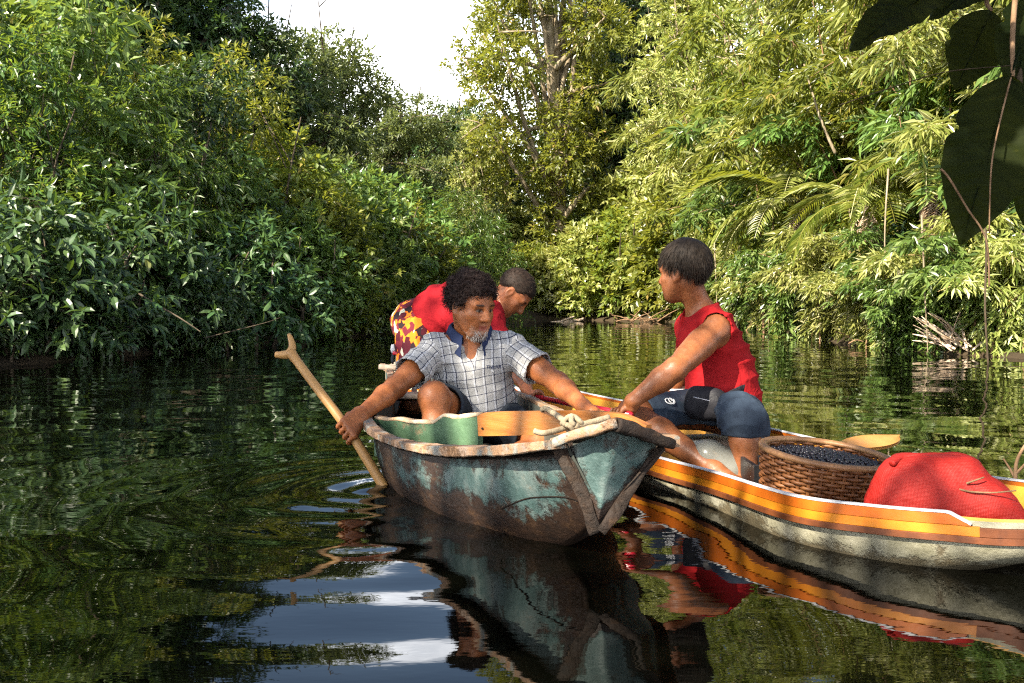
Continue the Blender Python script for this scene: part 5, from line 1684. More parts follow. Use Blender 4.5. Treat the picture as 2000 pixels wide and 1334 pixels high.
def plant(kind, arch, x, y, s=1.0, rz=0.0, label="", cat="shrub", group=None, sz=None, z=None):
    zz = float(ground_z(np.array([x]), np.array([y]))[0]) if z is None else z
    root = empty(kind, (x, y, zz), 0)
    sz = s if sz is None else sz
    for nm, me in (("trunk", arch[1]), ("crown", arch[0])):
        if me is None: continue
        o = bpy.data.objects.new(nm, me); link(o, root)
        o.scale = (s, s, sz); o.rotation_euler = (0, 0, rz)
    tag(root, label, cat, group)
    return root

def rblobs(seed, n, R, z0, z1, r0, r1, taper=0.0, squash=.8, core=True):
    rng = np.random.RandomState(seed); out = []
    for i in range(n):
        z = z0 + (z1 - z0) * ((i + rng.uniform(0, 1)) / n)
        t = (z - z0) / max(z1 - z0, 1e-6)
        rad = R * (1 - taper * t) * (math.sin(math.pi * min(1, .22 + .72 * t)) if taper < .9 else 1)
        a = i * 2.4 + rng.uniform(-.5, .5); k = math.sqrt(rng.uniform(.15, 1)) * rad
        rr = rng.uniform(r0, r1)
        out.append(((k * math.cos(a), k * math.sin(a), z), (rr, rr, rr * squash)))
    return out

# --- kinds of plant (mesh data is shared by every plant of a kind)
bl = [rblobs(s_, 16, .85, .25, 1.45, .34, .55, .25) for s_ in (1, 2, 3)]
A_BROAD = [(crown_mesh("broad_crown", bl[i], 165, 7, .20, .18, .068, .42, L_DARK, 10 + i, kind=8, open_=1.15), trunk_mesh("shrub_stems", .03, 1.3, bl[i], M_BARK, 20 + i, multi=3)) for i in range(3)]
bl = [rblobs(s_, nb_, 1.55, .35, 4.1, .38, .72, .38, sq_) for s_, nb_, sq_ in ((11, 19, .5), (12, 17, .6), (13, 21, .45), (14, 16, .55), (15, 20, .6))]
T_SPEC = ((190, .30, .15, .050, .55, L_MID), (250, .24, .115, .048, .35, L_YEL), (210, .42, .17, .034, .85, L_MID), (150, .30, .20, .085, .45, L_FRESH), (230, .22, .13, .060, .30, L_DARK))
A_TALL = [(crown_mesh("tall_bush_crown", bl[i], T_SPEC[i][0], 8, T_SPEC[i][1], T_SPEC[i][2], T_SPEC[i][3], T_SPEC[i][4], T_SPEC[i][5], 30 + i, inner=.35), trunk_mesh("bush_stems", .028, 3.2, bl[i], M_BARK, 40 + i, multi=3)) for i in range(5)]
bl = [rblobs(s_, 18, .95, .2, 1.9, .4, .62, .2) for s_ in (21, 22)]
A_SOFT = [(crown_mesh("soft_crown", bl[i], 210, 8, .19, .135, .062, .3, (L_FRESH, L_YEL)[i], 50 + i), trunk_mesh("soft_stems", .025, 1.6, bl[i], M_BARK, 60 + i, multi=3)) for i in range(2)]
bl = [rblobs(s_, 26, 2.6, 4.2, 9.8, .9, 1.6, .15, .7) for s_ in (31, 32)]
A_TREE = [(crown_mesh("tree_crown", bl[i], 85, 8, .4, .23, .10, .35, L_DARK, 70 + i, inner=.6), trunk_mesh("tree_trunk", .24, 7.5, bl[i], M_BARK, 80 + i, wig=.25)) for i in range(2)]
fl_b = []
rg = np.random.RandomState(5)
for lay, zc in enumerate((3.9, 4.8, 5.7, 6.5, 7.2)):
    for q in range(6 if lay < 4 else 4):
        a_ = rg.uniform(0, 6.28); k_ = rg.uniform(.4, 2.5 - .32 * lay)
        fl_b.append(((k_ * math.cos(a_), k_ * math.sin(a_), zc + rg.uniform(-.2, .2)), (rg.uniform(.7, 1.1), rg.uniform(.7, 1.1), .26)))
A_FLAT = (crown_mesh("layered_crown", fl_b, 180, 8, .30, .17, .075, .15, L_OLIVE, 90, inner=.3, flat=1.2), trunk_mesh("layered_trunk", .16, 6.6, fl_b, M_BARK, 91, wig=.25))
air = rblobs(41, 30, 3.0, 4.5, 15.5, .75, 1.35, .1, .75)
air += [((.15 * math.cos(i * 2), .15 * math.sin(i * 2), 1.2 + i * .42), (.42, .42, .4)) for i in range(9)]
A_AIRY = (crown_mesh("airy_crown", air, 150, 8, .42, .22, .10, .3, L_YEL, 92, inner=.3), trunk_mesh("airy_trunk", .34, 13.5, air[:30], M_BARK_PALE, 93, wig=.3))
bl = rblobs(45, 24, 2.2, 3.0, 11.5, .8, 1.3, .2, .8)
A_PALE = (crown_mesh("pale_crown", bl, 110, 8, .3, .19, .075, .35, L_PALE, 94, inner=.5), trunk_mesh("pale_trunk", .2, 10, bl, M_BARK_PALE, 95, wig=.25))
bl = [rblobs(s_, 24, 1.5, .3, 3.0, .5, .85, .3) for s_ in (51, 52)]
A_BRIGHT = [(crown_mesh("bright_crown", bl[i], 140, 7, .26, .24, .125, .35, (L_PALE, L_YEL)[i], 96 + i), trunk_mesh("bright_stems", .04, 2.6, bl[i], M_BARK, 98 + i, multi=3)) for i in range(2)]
# cane thickets: arching canes hung with long narrow leaves
def cane_arch(seed, h, n, mat, LL=.26, LW=.040, spread=1.3):
    rng = np.random.RandomState(seed)
    mb = MB(); O, Dv = [], []
    for i in range(n):
        a_ = rng.uniform(0, 6.28); b0 = V(rng.normal() * .35, rng.normal() * .35, -.3)
        hh = h * rng.uniform(.45, 1.05); out = spread * rng.uniform(.3, 1.2)
        pts = [b0, b0 + V(.12 * out * math.cos(a_), .12 * out * math.sin(a_), hh * .4), b0 + V(.45 * out * math.cos(a_), .45 * out * math.sin(a_), hh * .78), b0 + V(out * math.cos(a_), out * math.sin(a_), hh), b0 + V(out * 1.5 * math.cos(a_), out * 1.5 * math.sin(a_), hh * .93)]
        c = catmull(pts, 40)
        mb.tube(c, np.linspace(.020, .004, 40), 5)
        for j in range(5, 40):
            for q in range(3):
                ang = rng.uniform(0, 6.28)
                O.append(c[j] + rng.normal(size=3) * .05)
                Dv.append(V(math.cos(ang), math.sin(ang), rng.uniform(-.3, .6)) + V(math.cos(a_), math.sin(a_), 0) * .4)
    O, Dv = np.array(O), np.array(Dv)
    p, dd, nn, L, W, R = sprig_leaves(O, Dv, 6, .30, LL, LW, .75, rng, .8, .4)
    v, f, k = leaf_verts(p, dd, nn, L, W, 2)
    me = np_mesh("cane_leaves", v, f, mat, smooth=False); add_attr(me, "rnd", np.repeat(R, k))
    return (me, np_mesh("canes", np.vstack(mb.v), [np.vstack(mb.q), np.vstack(mb.t)], M_TWIG))
A_CANE = [cane_arch(61, 5.2, 20, L_PALE), cane_arch(62, 5.6, 20, L_YEL, .22, .05), cane_arch(63, 4.4, 22, L_FRESH, .24, .055), cane_arch(64, 2.2, 20, L_PALE, .22, .042, 1.0), cane_arch(65, 2.0, 20, L_FRESH, .17, .055, .9)]

# --- a forest wall far behind everything, one mass of foliage
rng = np.random.RandomState(77)
fb = []
for i in range(150):
    x_ = rng.uniform(-34, 36); y_ = rng.uniform(50, 66)
    h_ = rng.uniform(6.5, 10.5)
    if -9 < x_ < -3: h_ *= .8
    for z_ in np.arange(.5, h_, 1.7): fb.append(((x_ + rng.normal() * .5, y_ + rng.normal() * .5, z_ + rng.uniform(-.4, .4)), (1.5, 1.5, 1.1)))
for i in range(120):
    side = rng.choice((-1, 1)); x_ = side * rng.uniform(11, 22); y_ = rng.uniform(6, 50); h_ = rng.uniform(6, 9.5)
    if side < 0 and y_ < 14: continue
    for z_ in np.arange(.5, h_, 1.7): fb.append(((x_, y_, z_), (1.5, 1.5, 1.1)))
fm = crown_mesh("forest", fb, 26, 7, .5, .42, .20, .3, L_OLIVE, 78, inner=.6)
forest = bpy.data.objects.new("forest", fm); link(forest)
tag(forest, "distant hazy green forest closing the view behind the river bend", "forest", kind="stuff")

R_ = math.radians
G_L = "shrubs along the left bank"; G_R = "thickets along the right bank"
def px(p_, d_): return (p_ - 1000) / F_PX * d_
# left bank, front row over the water
front = []
for (p_, d_, s_, a_, i_, lab) in (
    (-130, 10.9, 1.0, 10, 0, "dark glossy shrub half out of frame at the left water edge"),
    (-25, 10.3, .62, 30, 2, "small dark shrub at the very left edge touching the water"),
    (60, 10.9, 1.02, 70, 1, "low dark shrub with big drooping leaves, leftmost fully over the water"),
    (185, 11.5, .66, 140, 2, "dark leafy shrub second from the left along the shaded water edge"),
    (275, 12.9, 1.12, 200, 0, "dark leafy shrub with a bare brown branch before it on the left bank"),
    (400, 13.3, .72, 260, 1, "broad leaved dark shrub left of the paddle's crescent grip on the bank"),
    (495, 14.8, 1.05, 320, 2, "dark shrub at the bank just behind the paddle's crescent grip")):
    front.append(plant("waterside_shrub", A_BROAD[i_], px(p_, d_), d_, s_, R_(a_), lab, "shrub", G_L))
for (p_, d_, s_, a_, i_, lab) in (
    (575, 17.2, 1.0, 15, 0, "soft bright green shrub right of the paddle grip at the water"),
    (650, 18.6, 1.05, 95, 1, "soft green shrub with fine leaves midway along the left bank"),
    (725, 20.2, 1.1, 170, 0, "fine leaved shrub left of the printed orange shorts"),
    (790, 22.3, 1.15, 250, 1, "fine leaved bright shrub directly behind the bending person"),
    (690, 21.0, 1.5, 60, 0, "taller fresh green bush left of the bending person's back"),
    (770, 24.0, 1.5, 330, 0, "taller fresh green bush above the bending person's back"),
    (560, 18.9, 1.5, 290, 1, "taller yellow green bush above the soft shrubs behind the paddle")):
    plant("fine_leaf_shrub", A_SOFT[i_], px(p_, d_), d_, s_, R_(a_), lab, "shrub", G_L)
# left bank, second row
for (p_, d_, s_, a_, i_, lab) in (
    (-120, 13.2, 1.05, 0, 4, "tall dark bush cut by the left picture edge"),
    (55, 13.0, .86, 50, 0, "tall mid green bush behind the leftmost waterside shrubs"),
    (165, 14.8, 1.12, 120, 3, "tall fresh green bush above the left waterside shrubs"),
    (270, 14.6, .82, 190, 2, "tall feathery bush with drooping sprays on the left bank"),
    (385, 16.6, 1.02, 250, 4, "tall dark bush beside the upright yellow one on the left bank"),
    (455, 16.2, .72, 310, 3, "lower fresh green bush at the right end of the tall left row"),
    (-20, 16.5, 1.35, 80, 1, "high yellow green bush at the upper left corner"),
    (110, 17.8, 1.5, 20, 0, "high bushy tree top with pale tips upper left"),
    (290, 19.5, 1.28, 200, 1, "high sunlit bush behind the feathery one on the left"),
    (478, 18.4, 1.14, 100, 1, "upright yellow lit bush ending the tall left row before the gap")):
    plant("tall_bush", A_TALL[i_], px(p_, d_), d_, s_, R_(a_), lab, "bush", G_L)
for (p_, d_, s_, a_, i_, lab) in (
    (610, 20.5, .62, 75, 1, "small yellow bush between the paddle and the layered tree"),
    (660, 23.5, .82, 40, 0, "pale flowering looking bush behind the soft shrubs, left of centre"),
    (730, 26.5, .78, 130, 1, "yellow green bush behind the pale bush left of centre"),
    (585, 23, .8, 230, 2, "mid green bush below the flat layered tree"),
    (900, 28.5, .86, 0, 2, "rounded dark bush above the curly haired paddler"),
    (850, 27.0, .72, 90, 0, "smaller dark bush left of the rounded one above the paddler"),
    (955, 31.0, .80, 200, 2, "dark bush on the far bank left of the trunk with vines")):
    plant("bank_bush", A_TALL[i_], px(p_, d_), d_, s_, R_(a_), lab, "bush", G_L)
# trees behind
for (p_, d_, s_, a_, ar, lab) in (
    (-60, 22, .95, 0, A_TREE[0], "big dark tree at the upper left corner of the picture"),
    (150, 24, 1.0, 80, A_TREE[1], "big dark tree second from the left above the tall bushes"),
    (290, 25, 1.0, 160, A_TREE[0], "dark tree with sky showing through, third from the left"),
    (410, 26, .80, 250, A_TREE[1], "dark tree whose crown edges the pale sky on its right")):
    plant("forest_tree", ar, px(p_, d_), d_, s_, R_(a_), lab, "tree", "trees behind the left bank")
plant("layered_tree", A_FLAT, px(640, 31), 31, 1.08, R_(20), "dark tree with flat layered crown under the open sky", "tree")
plant("layered_tree", A_FLAT, px(770, 38), 38, 1.08, R_(140), "hazier layered tree right of and behind the dark layered one", "tree")
plant("layered_tree", A_FLAT, px(530, 27), 27, .95, R_(260), "layered tree tucked against the dark tree left of the sky", "tree")
plant("vine_tree", A_AIRY, px(1068, 39), 39, 1.0, R_(30), "tall airy tree with a pale vine clad trunk in the centre", "tree")
plant("forest_tree", A_TREE[0], px(1245, 44), 44, 1.45, R_(60), "dark tall tree right of the vine clad trunk", "tree", "trees behind the far bank")
plant("forest_tree", A_TREE[1], px(1180, 50), 50, 1.25, R_(10), "dark tree between the vine clad trunk and the pale tree", "tree", "trees behind the far bank")
plant("forest_tree", A_TREE[1], px(905, 50), 50, .92, R_(170), "hazy tree low at the bottom of the sky gap", "tree", "trees behind the far bank")
plant("forest_tree", A_TREE[0], px(830, 56), 56, .92, R_(300), "hazy far tree under the middle of the sky gap", "tree", "trees behind the far bank")
plant("pale_tree", A_PALE, px(935, 47), 47, .72, R_(40), "pale hazy tree low behind the rounded dark bush", "tree")
plant("pale_tree", A_PALE, px(870, 52), 52, .72, R_(220), "pale hazy tree left of the other low pale one", "tree")
plant("pale_tree", A_PALE, px(1345, 36), 36, 1.05, R_(0), "pale leaved tree at the top right of centre", "tree")
plant("pale_tree", A_PALE, px(1480, 33), 33, 1.15, R_(130), "pale leaved tree behind the cane thicket", "tree")
# unseen tree added on the near left bank to dapple the light on the boats
sh_b = rblobs(71, 30, 2.3, 3.6, 7.4, .45, .8, .1, .7)
A_SHADE = (crown_mesh("shade_crown", sh_b, 30, 7, .35, .2, .09, .35, L_MID, 72, inner=.4), trunk_mesh("shade_trunk", .16, 6.0, sh_b, M_BARK, 73, wig=.2))
plant("shade_tree", A_SHADE, -5.6, -1.7, 1.15, R_(0), "unseen leafy tree added on the near left bank to dapple the boats", "tree")
# bright shrubs of the far bank
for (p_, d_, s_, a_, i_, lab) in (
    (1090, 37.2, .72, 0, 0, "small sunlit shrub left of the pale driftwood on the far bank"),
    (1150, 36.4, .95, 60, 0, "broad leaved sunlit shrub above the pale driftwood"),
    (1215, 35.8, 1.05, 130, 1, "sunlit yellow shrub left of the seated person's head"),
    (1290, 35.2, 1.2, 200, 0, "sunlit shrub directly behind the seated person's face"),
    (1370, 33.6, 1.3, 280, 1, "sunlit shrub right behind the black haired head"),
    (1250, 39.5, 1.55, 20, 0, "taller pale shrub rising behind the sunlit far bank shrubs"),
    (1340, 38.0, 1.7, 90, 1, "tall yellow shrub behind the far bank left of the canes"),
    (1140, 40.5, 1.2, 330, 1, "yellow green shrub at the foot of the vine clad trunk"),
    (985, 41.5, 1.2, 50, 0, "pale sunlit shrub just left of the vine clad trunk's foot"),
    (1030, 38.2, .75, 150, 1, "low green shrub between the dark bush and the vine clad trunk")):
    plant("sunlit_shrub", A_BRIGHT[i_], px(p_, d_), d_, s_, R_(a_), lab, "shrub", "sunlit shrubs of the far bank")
# right bank thickets
for (p_, d_, s_, a_, i_, lab) in (
    (1420, 30.5, 1.5, 0, 0, "tall pale cane thicket right of the seated head"),
    (1475, 27.2, 1.35, 70, 1, "cane thicket with arching tops behind the red shirt's shoulder"),
    (1545, 23.8, 1.3, 140, 2, "green cane thicket at the top of the right bank slope"),
    (1620, 21.0, 1.3, 210, 1, "yellow green cane thicket above the berry basket"),
    (1700, 18.6, 1.22, 280, 1, "yellow cane thicket above the spare paddle"),
    (1780, 17.4, 1.18, 20, 2, "green cane thicket left of the dead palm leaves"),
    (1870, 15.8, 1.1, 100, 1, "cane thicket behind the dead palm leaves"),
    (1965, 14.6, 1.05, 170, 2, "green cane thicket at the right edge of the picture"),
    (2080, 14.0, 1.1, 240, 0, "cane thicket just outside the right edge"),
    (1600, 25.5, 1.7, 10, 1, "tallest cane thicket at the back right"),
    (1760, 21.5, 1.65, 300, 0, "tall pale cane thicket behind the right bank"),
    (1930, 18.0, 1.6, 60, 1, "tall cane thicket in the upper right corner")):
    plant("cane_thicket", A_CANE[i_], px(p_, d_), d_, s_, R_(a_), lab, "canes", G_R)
for (p_, d_, s_, a_, i_, lab) in (
    (1440, 27.2, 1.15, 30, 3, "low cane clump at the water right of the red shoulder"),
    (1500, 24.2, 1.05, 120, 4, "low cane clump leaning over the water beyond the denim shorts"),
    (1565, 21.4, 1.0, 210, 3, "low cane clump at the water above the basket's left rim"),
    (1630, 18.6, .95, 300, 4, "low cane clump at the water above the basket's right rim"),
    (1690, 16.6, .90, 20, 3, "low cane clump above the red sack's left side"),
    (1745, 15.3, .85, 100, 4, "low cane clump left of the bleached dead palm leaves"),
    (1930, 13.0, .85, 190, 3, "low cane clump right of the bleached dead palm leaves"),
    (2010, 12.4, .85, 260, 4, "low cane clump cut by the right edge at the water"),
    (1540, 22.2, .8, 45, 3, "small cane clump at the water between denim shorts and basket"),
    (1600, 19.6, .8, 75, 4, "small cane clump over the water above the heaped berries"),
    (1660, 17.2, .75, 135, 3, "small cane clump over the water above the spare paddle blade"),
    (1720, 15.4, .7, 165, 3, "small cane clump dipping into the water above the sack"),
    (1965, 12.3, .7, 225, 3, "small cane clump dipping into the water below the thin dark vine"),
    (1790, 13.4, .62, 20, 4, "small cane clump behind the bleached dead palm leaves' left tips"),
    (1755, 14.2, .66, 80, 3, "small cane clump on the mud left of the bleached dead palm leaves")):
    plant("cane_clump", A_CANE[i_], px(p_, d_), d_, s_, R_(a_), lab, "canes", G_R)
for (p_, d_, s_, a_, i_, lab) in (
    (1800, 15.0, 1.0, 0, 1, "broad leaved dark shrub hidden among canes left of the dead palm leaves"),
    (1720, 17.2, 1.1, 90, 2, "broad leaved shrub low among the right canes"),
    (1960, 13.4, .95, 180, 0, "dark shrub low at the right edge behind the reeds"),
    (1590, 22.4, 1.2, 30, 0, "dark shrub low among the canes above the basket")):
    plant("waterside_shrub", A_BROAD[i_], px(p_, d_), d_, s_, R_(a_), lab, "shrub", G_R)

for (p_, d_, s_, a_, i_, lab) in (
    (1655, 20.5, 1.0, 15, 3, "broad leaved green bush among the canes above the spare paddle"),
    (1835, 16.2, .95, 110, 1, "yellow bush among the canes under the hanging dark leaves"),
    (1500, 27.5, 1.15, 200, 3, "broad leaved bush among the canes beyond the red shoulder"),
    (1400, 31.5, 1.25, 260, 0, "mid green bush where the far shrubs meet the canes")):
    plant("thicket_bush", A_TALL[i_], px(p_, d_), d_, s_, R_(a_), lab, "bush", G_R)
# single leaves of the front shrubs that can be told apart
one = leaf_verts(np.zeros((1, 3)), np.array([[0, 1.0, 0]]), np.array([[0, 0, 1.0]]), np.array([1.0]), np.array([.40]), 8)
LEAF_ME = np_mesh("leaf", one[0], one[1], L_DARK, smooth=False)
add_attr(LEAF_ME, "rnd", np.full(8, .55))
rng = np.random.RandomState(123)
for fs in front:
    s_ = 1.0
    sp_o, sp_d = [], []
    for k in range(22):
        ang = rng.uniform(R_(-160), R_(-10)) ; zz = rng.uniform(.12, 1.45)
        rad = .95 * math.sin(math.pi * (.25 + .6 * zz / 1.6)) + rng.uniform(-.1, .18)
        dv = V(math.cos(ang), math.sin(ang), rng.uniform(-.1, .5))
        sp_o.append(V(rad * math.cos(ang), rad * math.sin(ang), zz)); sp_d.append(dv)
    p, dd, nn, L, W, R = sprig_leaves(np.array(sp_o), np.array(sp_d), 6, .17, .17, .06, .4, rng, 1.15)
    for i in range(len(p)):
        o = bpy.data.objects.new("leaf", LEAF_ME); link(o, fs)
        sdv = np.cross(dd[i], nn[i]); sdv /= np.linalg.norm(sdv)
        n2 = np.cross(sdv, dd[i])
        M3 = Matrix(((sdv[0], dd[i][0], n2[0]), (sdv[1], dd[i][1], n2[1]), (sdv[2], dd[i][2], n2[2])))
        o.rotation_euler = M3.to_euler(); o.location = Vector(p[i]); o.scale = (L[i],) * 3

# palms on the right bank
def frond_mesh(seed, length, nleaf, LL, LW, mat):
    rng = np.random.RandomState(seed)
    t = np.linspace(0, 1, 30)
    spine = np.stack([0 * t, length * (t - .12 * t ** 3), length * (.42 * t - .75 * t ** 2.2)], -1)
    tv, tf = tube(spine, np.linspace(.016, .003, 30), 5)
    P_, D_, N_ = [], [], []
    for i in range(nleaf):
        u = .12 + .88 * (i + .5) / nleaf
        k = min(28, int(u * 29)); c = spine[k] + (spine[k + 1] - spine[k]) * (u * 29 - k)
        tg = nrm(spine[k + 1] - spine[k])
        for sg in (-1, 1):
            d = V(sg, .75, -.35 - .25 * rng.uniform(0, 1)); P_.append(c); D_.append(nrm(d)); N_.append(V(-sg * .3, -.2, 1) + rng.normal(size=3) * .15)
    P_, D_, N_ = map(np.array, (P_, D_, N_))
    u = np.repeat((np.arange(nleaf) + .5) / nleaf, 2)
    L = LL * np.sin(np.pi * (.15 + .75 * u)) * rng.uniform(.85, 1.1, len(u)); W = np.full(len(u), LW)
    v, f, k = leaf_verts(P_, D_, N_, L, W, 2)
    mb = MB(); mb.add(tv, tf); mb.add(v, f)
    me = np_mesh("frond", np.vstack(mb.v), [np.vstack(mb.q), np.vstack(mb.t)], mat, smooth=False)
    add_attr(me, "rnd", np.concatenate([np.full(len(tv), .9), np.repeat(rng.uniform(.2, .9, len(P_)), k)]))
    return me
FR = [frond_mesh(1, 2.4, 34, .62, .045, L_YEL), frond_mesh(2, 2.1, 30, .55, .045, L_PALE)]
FR_DEAD = frond_mesh(3, 2.0, 26, .5, .04, M_STRAW)
rng = np.random.RandomState(9)
for (p_, d_, h_, s_, lab) in ((1560, 19.5, 2.6, .95, "palm with long drooping fronds above the basket"), (1690, 15.6, 2.0, .85, "palm arching over the right bank left of the hanging dark leaves"),
                              (1440, 25.5, 4.6, 1.1, "tall palm fronds beside the black haired head's right"), (1820, 14.6, 2.5, .8, "palm fronds under the big hanging dark leaf")):
    x_ = px(p_, d_); z_ = float(ground_z(np.array([x_]), np.array([d_]))[0])
    root = empty("palm", (x_, d_, z_))
    tag(root, lab, "palm", "palms on the right bank")
    mb = MB(); mb.tube(catmull([V(0, 0, -.3), V(.05, .02, h_ * .5), V(-.02, 0, h_)], 14), np.linspace(.07, .05, 14), 8); mb.build("trunk", M_BARK, root)
    for k in range(13):
        o = bpy.data.objects.new("frond", FR[k % 2]); link(o, root)
        o.location = (0, 0, h_); o.scale = (s_ * rng.uniform(.8, 1.1),) * 3
        o.rotation_euler = (rng.uniform(-.35, .55), rng.uniform(-.15, .15), k * 2.4 + rng.uniform(-.3, .3))

    for k in range(6):
        o = bpy.data.objects.new("dead_frond", FR_DEAD); link(o, root)
        o.location = (0, 0, h_ * .97); o.scale = (s_ * rng.uniform(.6, .9),) * 3
        o.rotation_euler = (rng.uniform(-1.5, -1.0), rng.uniform(-.3, .3), k * 1.05 + rng.uniform(-.3, .3))
# ------------------------------------------------------------------ dark leaves hanging in at the top right, from an unseen bough added overhead
m = leaf_mat("leathery_dark_leaf", [(0.0, (0.004, 0.008, 0.002)), (0.6, (0.012, 0.017, 0.003)), (1.0, (0.05, 0.052, 0.010))], (0.16, 0.17, 0.006), 0.34, 0.65, 0.06)
L_LEATHER = m
def big_leaf_mesh(seed, wide):
    rng = np.random.RandomState(seed)
    nu, nv = 70, 15
    V_ = []
    for i in range(nu):
        t = i / (nu - 1)
        w_ = wide * (math.sin(math.pi * t ** .8) ** .75) * (1 + .03 * math.sin(9 * t + seed) + .02 * math.sin(37 * t + 2 * seed) - .16 * max(0, math.sin(11 * t + 5 * seed)) ** 14)
        for j in range(nv):
            u = -1 + 2 * j / (nv - 1)
            V_.append((u * w_, t - .04 * (1 - abs(u)) * 0, .10 * abs(u) * w_ * 1.2 - .10 * t * t + .012 * math.sin(14 * t + 3 * u) + .010 * abs(u) ** 2 * math.sin(31 * t + seed) + .004 * math.sin((t - .45 * abs(u) * w_) * 81)))
    V_ = np.array(V_)
    mb = MB(); mb.add(V_, grid_faces(nu, nv))
    t = np.linspace(-.18, .98, 20)
    mb.tube(np.stack([0 * t, t, -.10 * np.clip(t, 0, 1) ** 2 - .004], -1), np.linspace(.011, .003, 20), 5)
    me = np_mesh("leaf", np.vstack(mb.v), [np.vstack(mb.q), np.vstack(mb.t)], L_LEATHER)
    vv_ = np.vstack(mb.v)
    fr_ = np.abs((vv_[:, 1] - .45 * np.abs(vv_[:, 0])) * 13 % 1 - .5)
    add_attr(me, "rnd", np.clip(.25 + .25 * np.sin(vv_[:, 1] * 7 + vv_[:, 0] * 9) + .22 * (fr_ < .06), 0, 1))
    return me
BIG = [big_leaf_mesh(1, .21), big_leaf_mesh(2, .30), big_leaf_mesh(3, .25)]
bough_root = empty("overhanging_tree", (7.4, 4.2, .3))
tag(bough_root, "overhanging tree with large dark leathery leaves dangling in at the top right", "tree")
M_BOUGH = mat_noise("dark_bough_bark", [(0.3, (0.02, 0.014, 0.008)), (0.7, (0.07, 0.05, 0.03))], 12, 6, 0.9, 0.2, 0.6, 30, 0.01)
mb = MB(); mb.tube(catmull([V(7.4, 4.2, -.1), V(7.2, 4.15, 1.5), V(6.4, 4.0, 2.7)], 16), np.linspace(.2, .13, 16), 9); attach(mb.build("trunk", M_BOUGH), bough_root)
bough = catmull([V(6.4, 4.0, 2.7), V(4.4, 3.6, 3.0), V(2.6, 3.3, 2.75), V(1.4, 2.6, 2.5), V(.35, 2.0, 2.4)], 50)
mb = MB(); mb.tube(bough, np.linspace(.10, .015, 50), 8); attach(mb.build("bough", M_BOUGH), bough_root)
def hang_leaf(base, tip, face, k, wscale=1.0):
    d = tip - base; L = np.linalg.norm(d); d = d / L
    n_ = nrm(face - d * np.dot(face, d)); s_ = np.cross(d, n_)
    o = bpy.data.objects.new("leaf", BIG[k]); link(o)
    M3 = Matrix(((s_[0], d[0], n_[0]), (s_[1], d[1], n_[1]), (s_[2], d[2], n_[2])))
    o.rotation_euler = M3.to_euler(); o.location = Vector(base); o.scale = (L * wscale, L, L)
    return attach(o, bough_root)
CF = V(-.15, -1, .1)
hang_leaf(P(1860, -45, 3.1), P(1660, 76, 3.0), nrm(V(-.35, -.75, .6)), 0, 1.05)
hang_leaf(P(1935, 20, 3.3), P(1872, 168, 3.25), CF, 2, 1.3)
hang_leaf(P(1975, 150, 3.0), P(1882, 470, 2.95), nrm(V(-.3, -1, .15)), 1, .82)
hang_leaf(P(2010, 150, 3.15), P(1960, 415, 3.1), nrm(V(.35, -1, .1)), 2, .8)
hang_leaf(P(2030, -20, 3.1), P(1985, 175, 3.05), CF, 1, 1.0)
hang_leaf(P(1960, -60, 3.4), P(1820, 20, 3.3), nrm(V(0, -.7, .7)), 0, 1.0)
hang_leaf(P(2050, 200, 3.3), P(2010, 440, 3.3), CF, 2, 1.0)
rng = np.random.RandomState(31)
for i in range(150):      # unseen leaves added overhead to keep the hanging ones in shade
    k = rng.randint(14, 50)
    b0 = bough[k] + rng.normal(size=3) * V(.22, .30, .12)
    b0[2] = max(b0[2], 2.12 + .0 * b0[0])
    dv = V(rng.normal(), rng.normal(), -.25); dv = nrm(dv)
    hang_leaf(b0, b0 + dv * rng.uniform(.32, .5), V(rng.normal() * .35 - .3, rng.normal() * .35, 1), rng.randint(0, 3))
def stem(pts, r0, r1, name="stem", mat=M_TWIG):
    c = catmull(pts, 30); mb = MB(); mb.tube(c, np.linspace(r0, r1, 30), 7); return attach(mb.build(name, mat), bough_root)
stem([bough[36], P(1990, -60, 3.05), P(1978, 150, 3.0)], .012, .006)
stem([bough[34], P(1945, -80, 3.3), P(1935, 22, 3.3)], .010, .006)
stem([bough[37], P(1900, -90, 3.1), P(1858, -44, 3.1)], .010, .006)
stem([bough[33], P(2000, -70, 3.2), P(1992, 120, 3.1), P(1985, 330, 3.0)], .016, .008, mat=M_BOUGH)
stem([P(1838, 330, 3.0), P(1855, 350, 3.0), P(1888, 405, 2.98), P(1926, 468, 2.96), P(1932, 560, 2.96)], .0035, .0025)
stem([P(1975, 150, 3.0), P(1950, 250, 2.93), P(1936, 330, 2.92), P(1932, 455, 2.93)], .0028, .002)
stem([P(1640, 205, 3.4), P(1760, 165, 3.2), P(1850, 140, 3.1), P(1975, 128, 3.0)], .0016, .0016, mat=M_BOUGH)

# ------------------------------------------------------------------ dead wood and debris
def stick(name, label, cat, pts, r0, r1, mat=M_TWIG, forks=()):
    c = catmull(pts, 26)
    root = empty(name, c[0]); tag(root, label, cat)
    mb = MB(); mb.tube(c + .15 * r0 * np.stack([wob(c, 9, k) for k in range(3)], -1), np.linspace(r0, r1, 26), 7)
    attach(mb.build("stem", mat), root)
    for fk in forks:
        f_ = catmull(fk, 14); mb = MB(); mb.tube(f_, np.linspace(r0 * .7, r1 * .6, 14), 6); attach(mb.build("fork", mat), root)
    return root
stick("bare_branch", "bare brown branch slanting among the dark left shrubs", "branch", [P(235, 548, 11.3), P(300, 592, 10.9), P(350, 620, 10.8), P(392, 648, 10.6)], .014, .005, M_BARK)
stick("bare_branch", "thin bare twig reaching over the water left of the paddle grip", "branch", [P(400, 660, 12.4), P(460, 645, 12.4), P(520, 630, 12.5), P(548, 620, 12.6)], .008, .003, M_BARK)
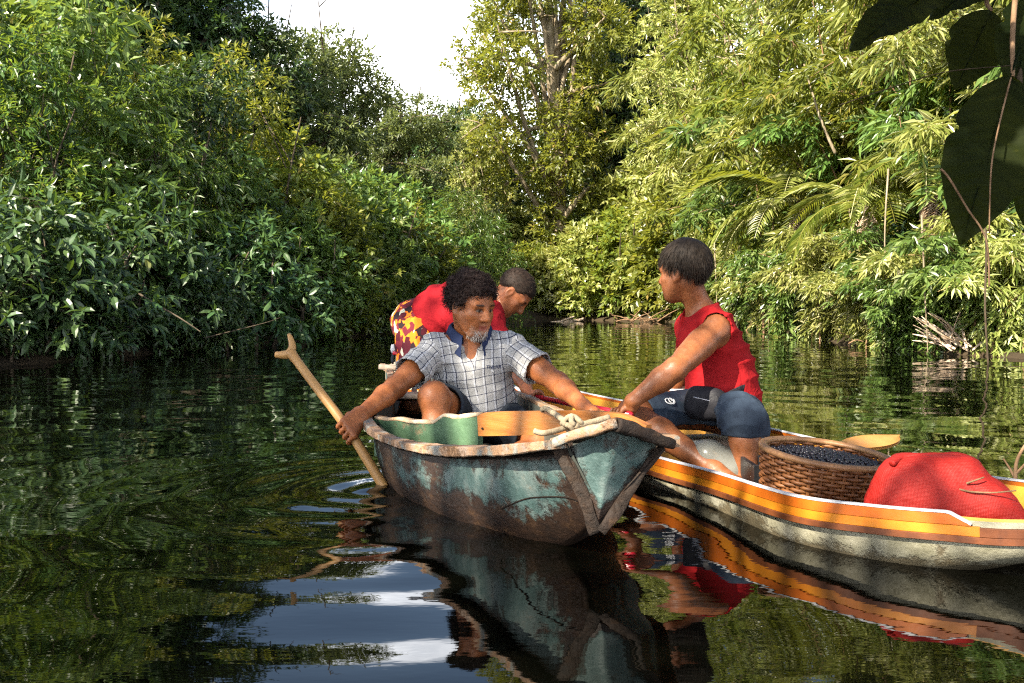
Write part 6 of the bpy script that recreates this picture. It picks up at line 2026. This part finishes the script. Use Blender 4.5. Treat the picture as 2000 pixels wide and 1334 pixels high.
stick("bare_branch", "pale leaning stalk among the canes high on the right", "branch", [P(1632, 300, 17.0), P(1600, 225, 17.0), P(1570, 125, 17.2)], .03, .012, M_BARK_PALE)
for k_, (a0, a1, a2, d_, lab) in enumerate((((1395, 470), (1398, 540), (1402, 640), 24.5, "thin pale stalk rising from the water just right of the black haired head"), ((1512, 400), (1506, 520), (1500, 650), 20.5, "thin pale stalk among the canes beyond the red shoulder"),
        ((1655, 380), (1668, 500), (1672, 668), 15.6, "thin pale stalk among the canes above the basket's right rim"), ((1735, 330), (1728, 480), (1738, 680), 13.6, "long pale stalk left of the dead palm leaves"), ((1800, 420), (1806, 560), (1812, 690), 12.2, "thin stalk standing in front of the dead palm leaves"), ((1580, 430), (1560, 540), (1556, 660), 18.5, "leaning pale stalk above the middle of the basket"))):
    stick("bare_stalk", lab, "stalk", [P(a0[0], a0[1], d_ + .3), P(a1[0], a1[1], d_), P(a2[0], a2[1], d_ - .1)], .009 + .0004 * d_, .005, M_BARK_PALE)
stick("hanging_vine", "thin dark vine dropping straight to the water at the right", "vine", [P(1918, 330, 10.4), P(1926, 480, 10.3), P(1924, 600, 10.2), P(1930, 715, 10.1)], .012, .010, M_BOUGH)
stick("forked_stick", "forked dead stick standing in the water at the right edge", "stick", [P(1985, 985, 2.98), P(1983, 930, 3.0), P(1990, 890, 3.0), P(2030, 830, 3.0)], .007, .004, M_TWIG,
      forks=([P(1983, 935, 3.0), P(1972, 915, 3.02), P(1960, 896, 3.03)], [P(1985, 925, 3.0), P(2003, 905, 2.98), P(2020, 880, 2.96)]))
stick("twig", "dry twig lying over the red sack", "twig", [P(1862, 952, 2.56), P(1895, 960, 2.53), P(1940, 962, 2.50), P(1985, 958, 2.48)], .003, .0018, M_TWIG)
stick("twig", "short dry twig on the slope of the red sack", "twig", [P(1888, 944, 2.545), P(1905, 938, 2.53), P(1922, 932, 2.53)], .003, .0018, M_TWIG)
# bleached dead palm leaves at the right bank
rng = np.random.RandomState(17)
dead = empty("dead_palm_leaves", P(1880, 690, 12.6)); tag(dead, "bleached dead palm leaves fanned out at the right water edge", "dead leaves")
for i in range(30):
    b0 = P(rng.uniform(1850, 1905), rng.uniform(672, 690), 12.4 + rng.uniform(-.3, .3))
    t0 = P(rng.uniform(1775, 1880), rng.uniform(595, 668), 12.4 + rng.uniform(-.5, .5))
    if i > 20: t0 = P(rng.uniform(1880, 1990), rng.uniform(600, 665), 12.4 + rng.uniform(-.4, .4))
    c = catmull([b0, (b0 + t0) / 2 + V(0, 0, .05 * rng.uniform(-1, 1.5)), t0], 10)
    mb = MB(); mb.bar(c, np.array([.028, .034, .034, .034, .032, .03, .027, .022, .014, .006]) * rng.uniform(.6, 1.3), .008, up=nrm(V(rng.normal() * .3, -1, .5)))
    attach(mb.build("leaflet", M_STRAW), dead)
# pale driftwood and twigs on the far bank
stick("driftwood", "pale driftwood log lying at the far water edge", "log", [P(1076, 632, 33.2), P(1100, 629, 33.2), P(1128, 626, 33.4), P(1140, 622, 33.4)], .07, .04, M_STRAW, forks=([P(1090, 631, 33.1), P(1105, 624, 33.2), P(1122, 618, 33.2)],))
for k_, (pp, lab) in enumerate((((1245, 628), "heap of brown twigs at the far water edge behind the seated person"), ((1480, 655), "brown twigs washed up beyond the red shirt"), ((1700, 672), "twigs tangled at the water left of the dead palm leaves"))):
    d_ = (32.0, 23.0, 14.6)[k_]
    root = empty("twig_heap", P(pp[0], pp[1], d_)); tag(root, lab, "twigs")
    for i in range(16):
        b0 = P(pp[0] + rng.uniform(-45, 45), pp[1] + rng.uniform(-4, 5), d_ + rng.uniform(-.3, .3)); t0 = b0 + V(rng.uniform(-.6, .6), rng.uniform(-.2, .2), rng.uniform(-.05, .35)) * d_ / 22
        mb = MB(); mb.tube(catmull([b0, (b0 + t0) / 2 + V(0, 0, .04), t0], 8), np.linspace(.02, .006, 8) * d_ / 24, 5); attach(mb.build("twig", M_TWIG), root)
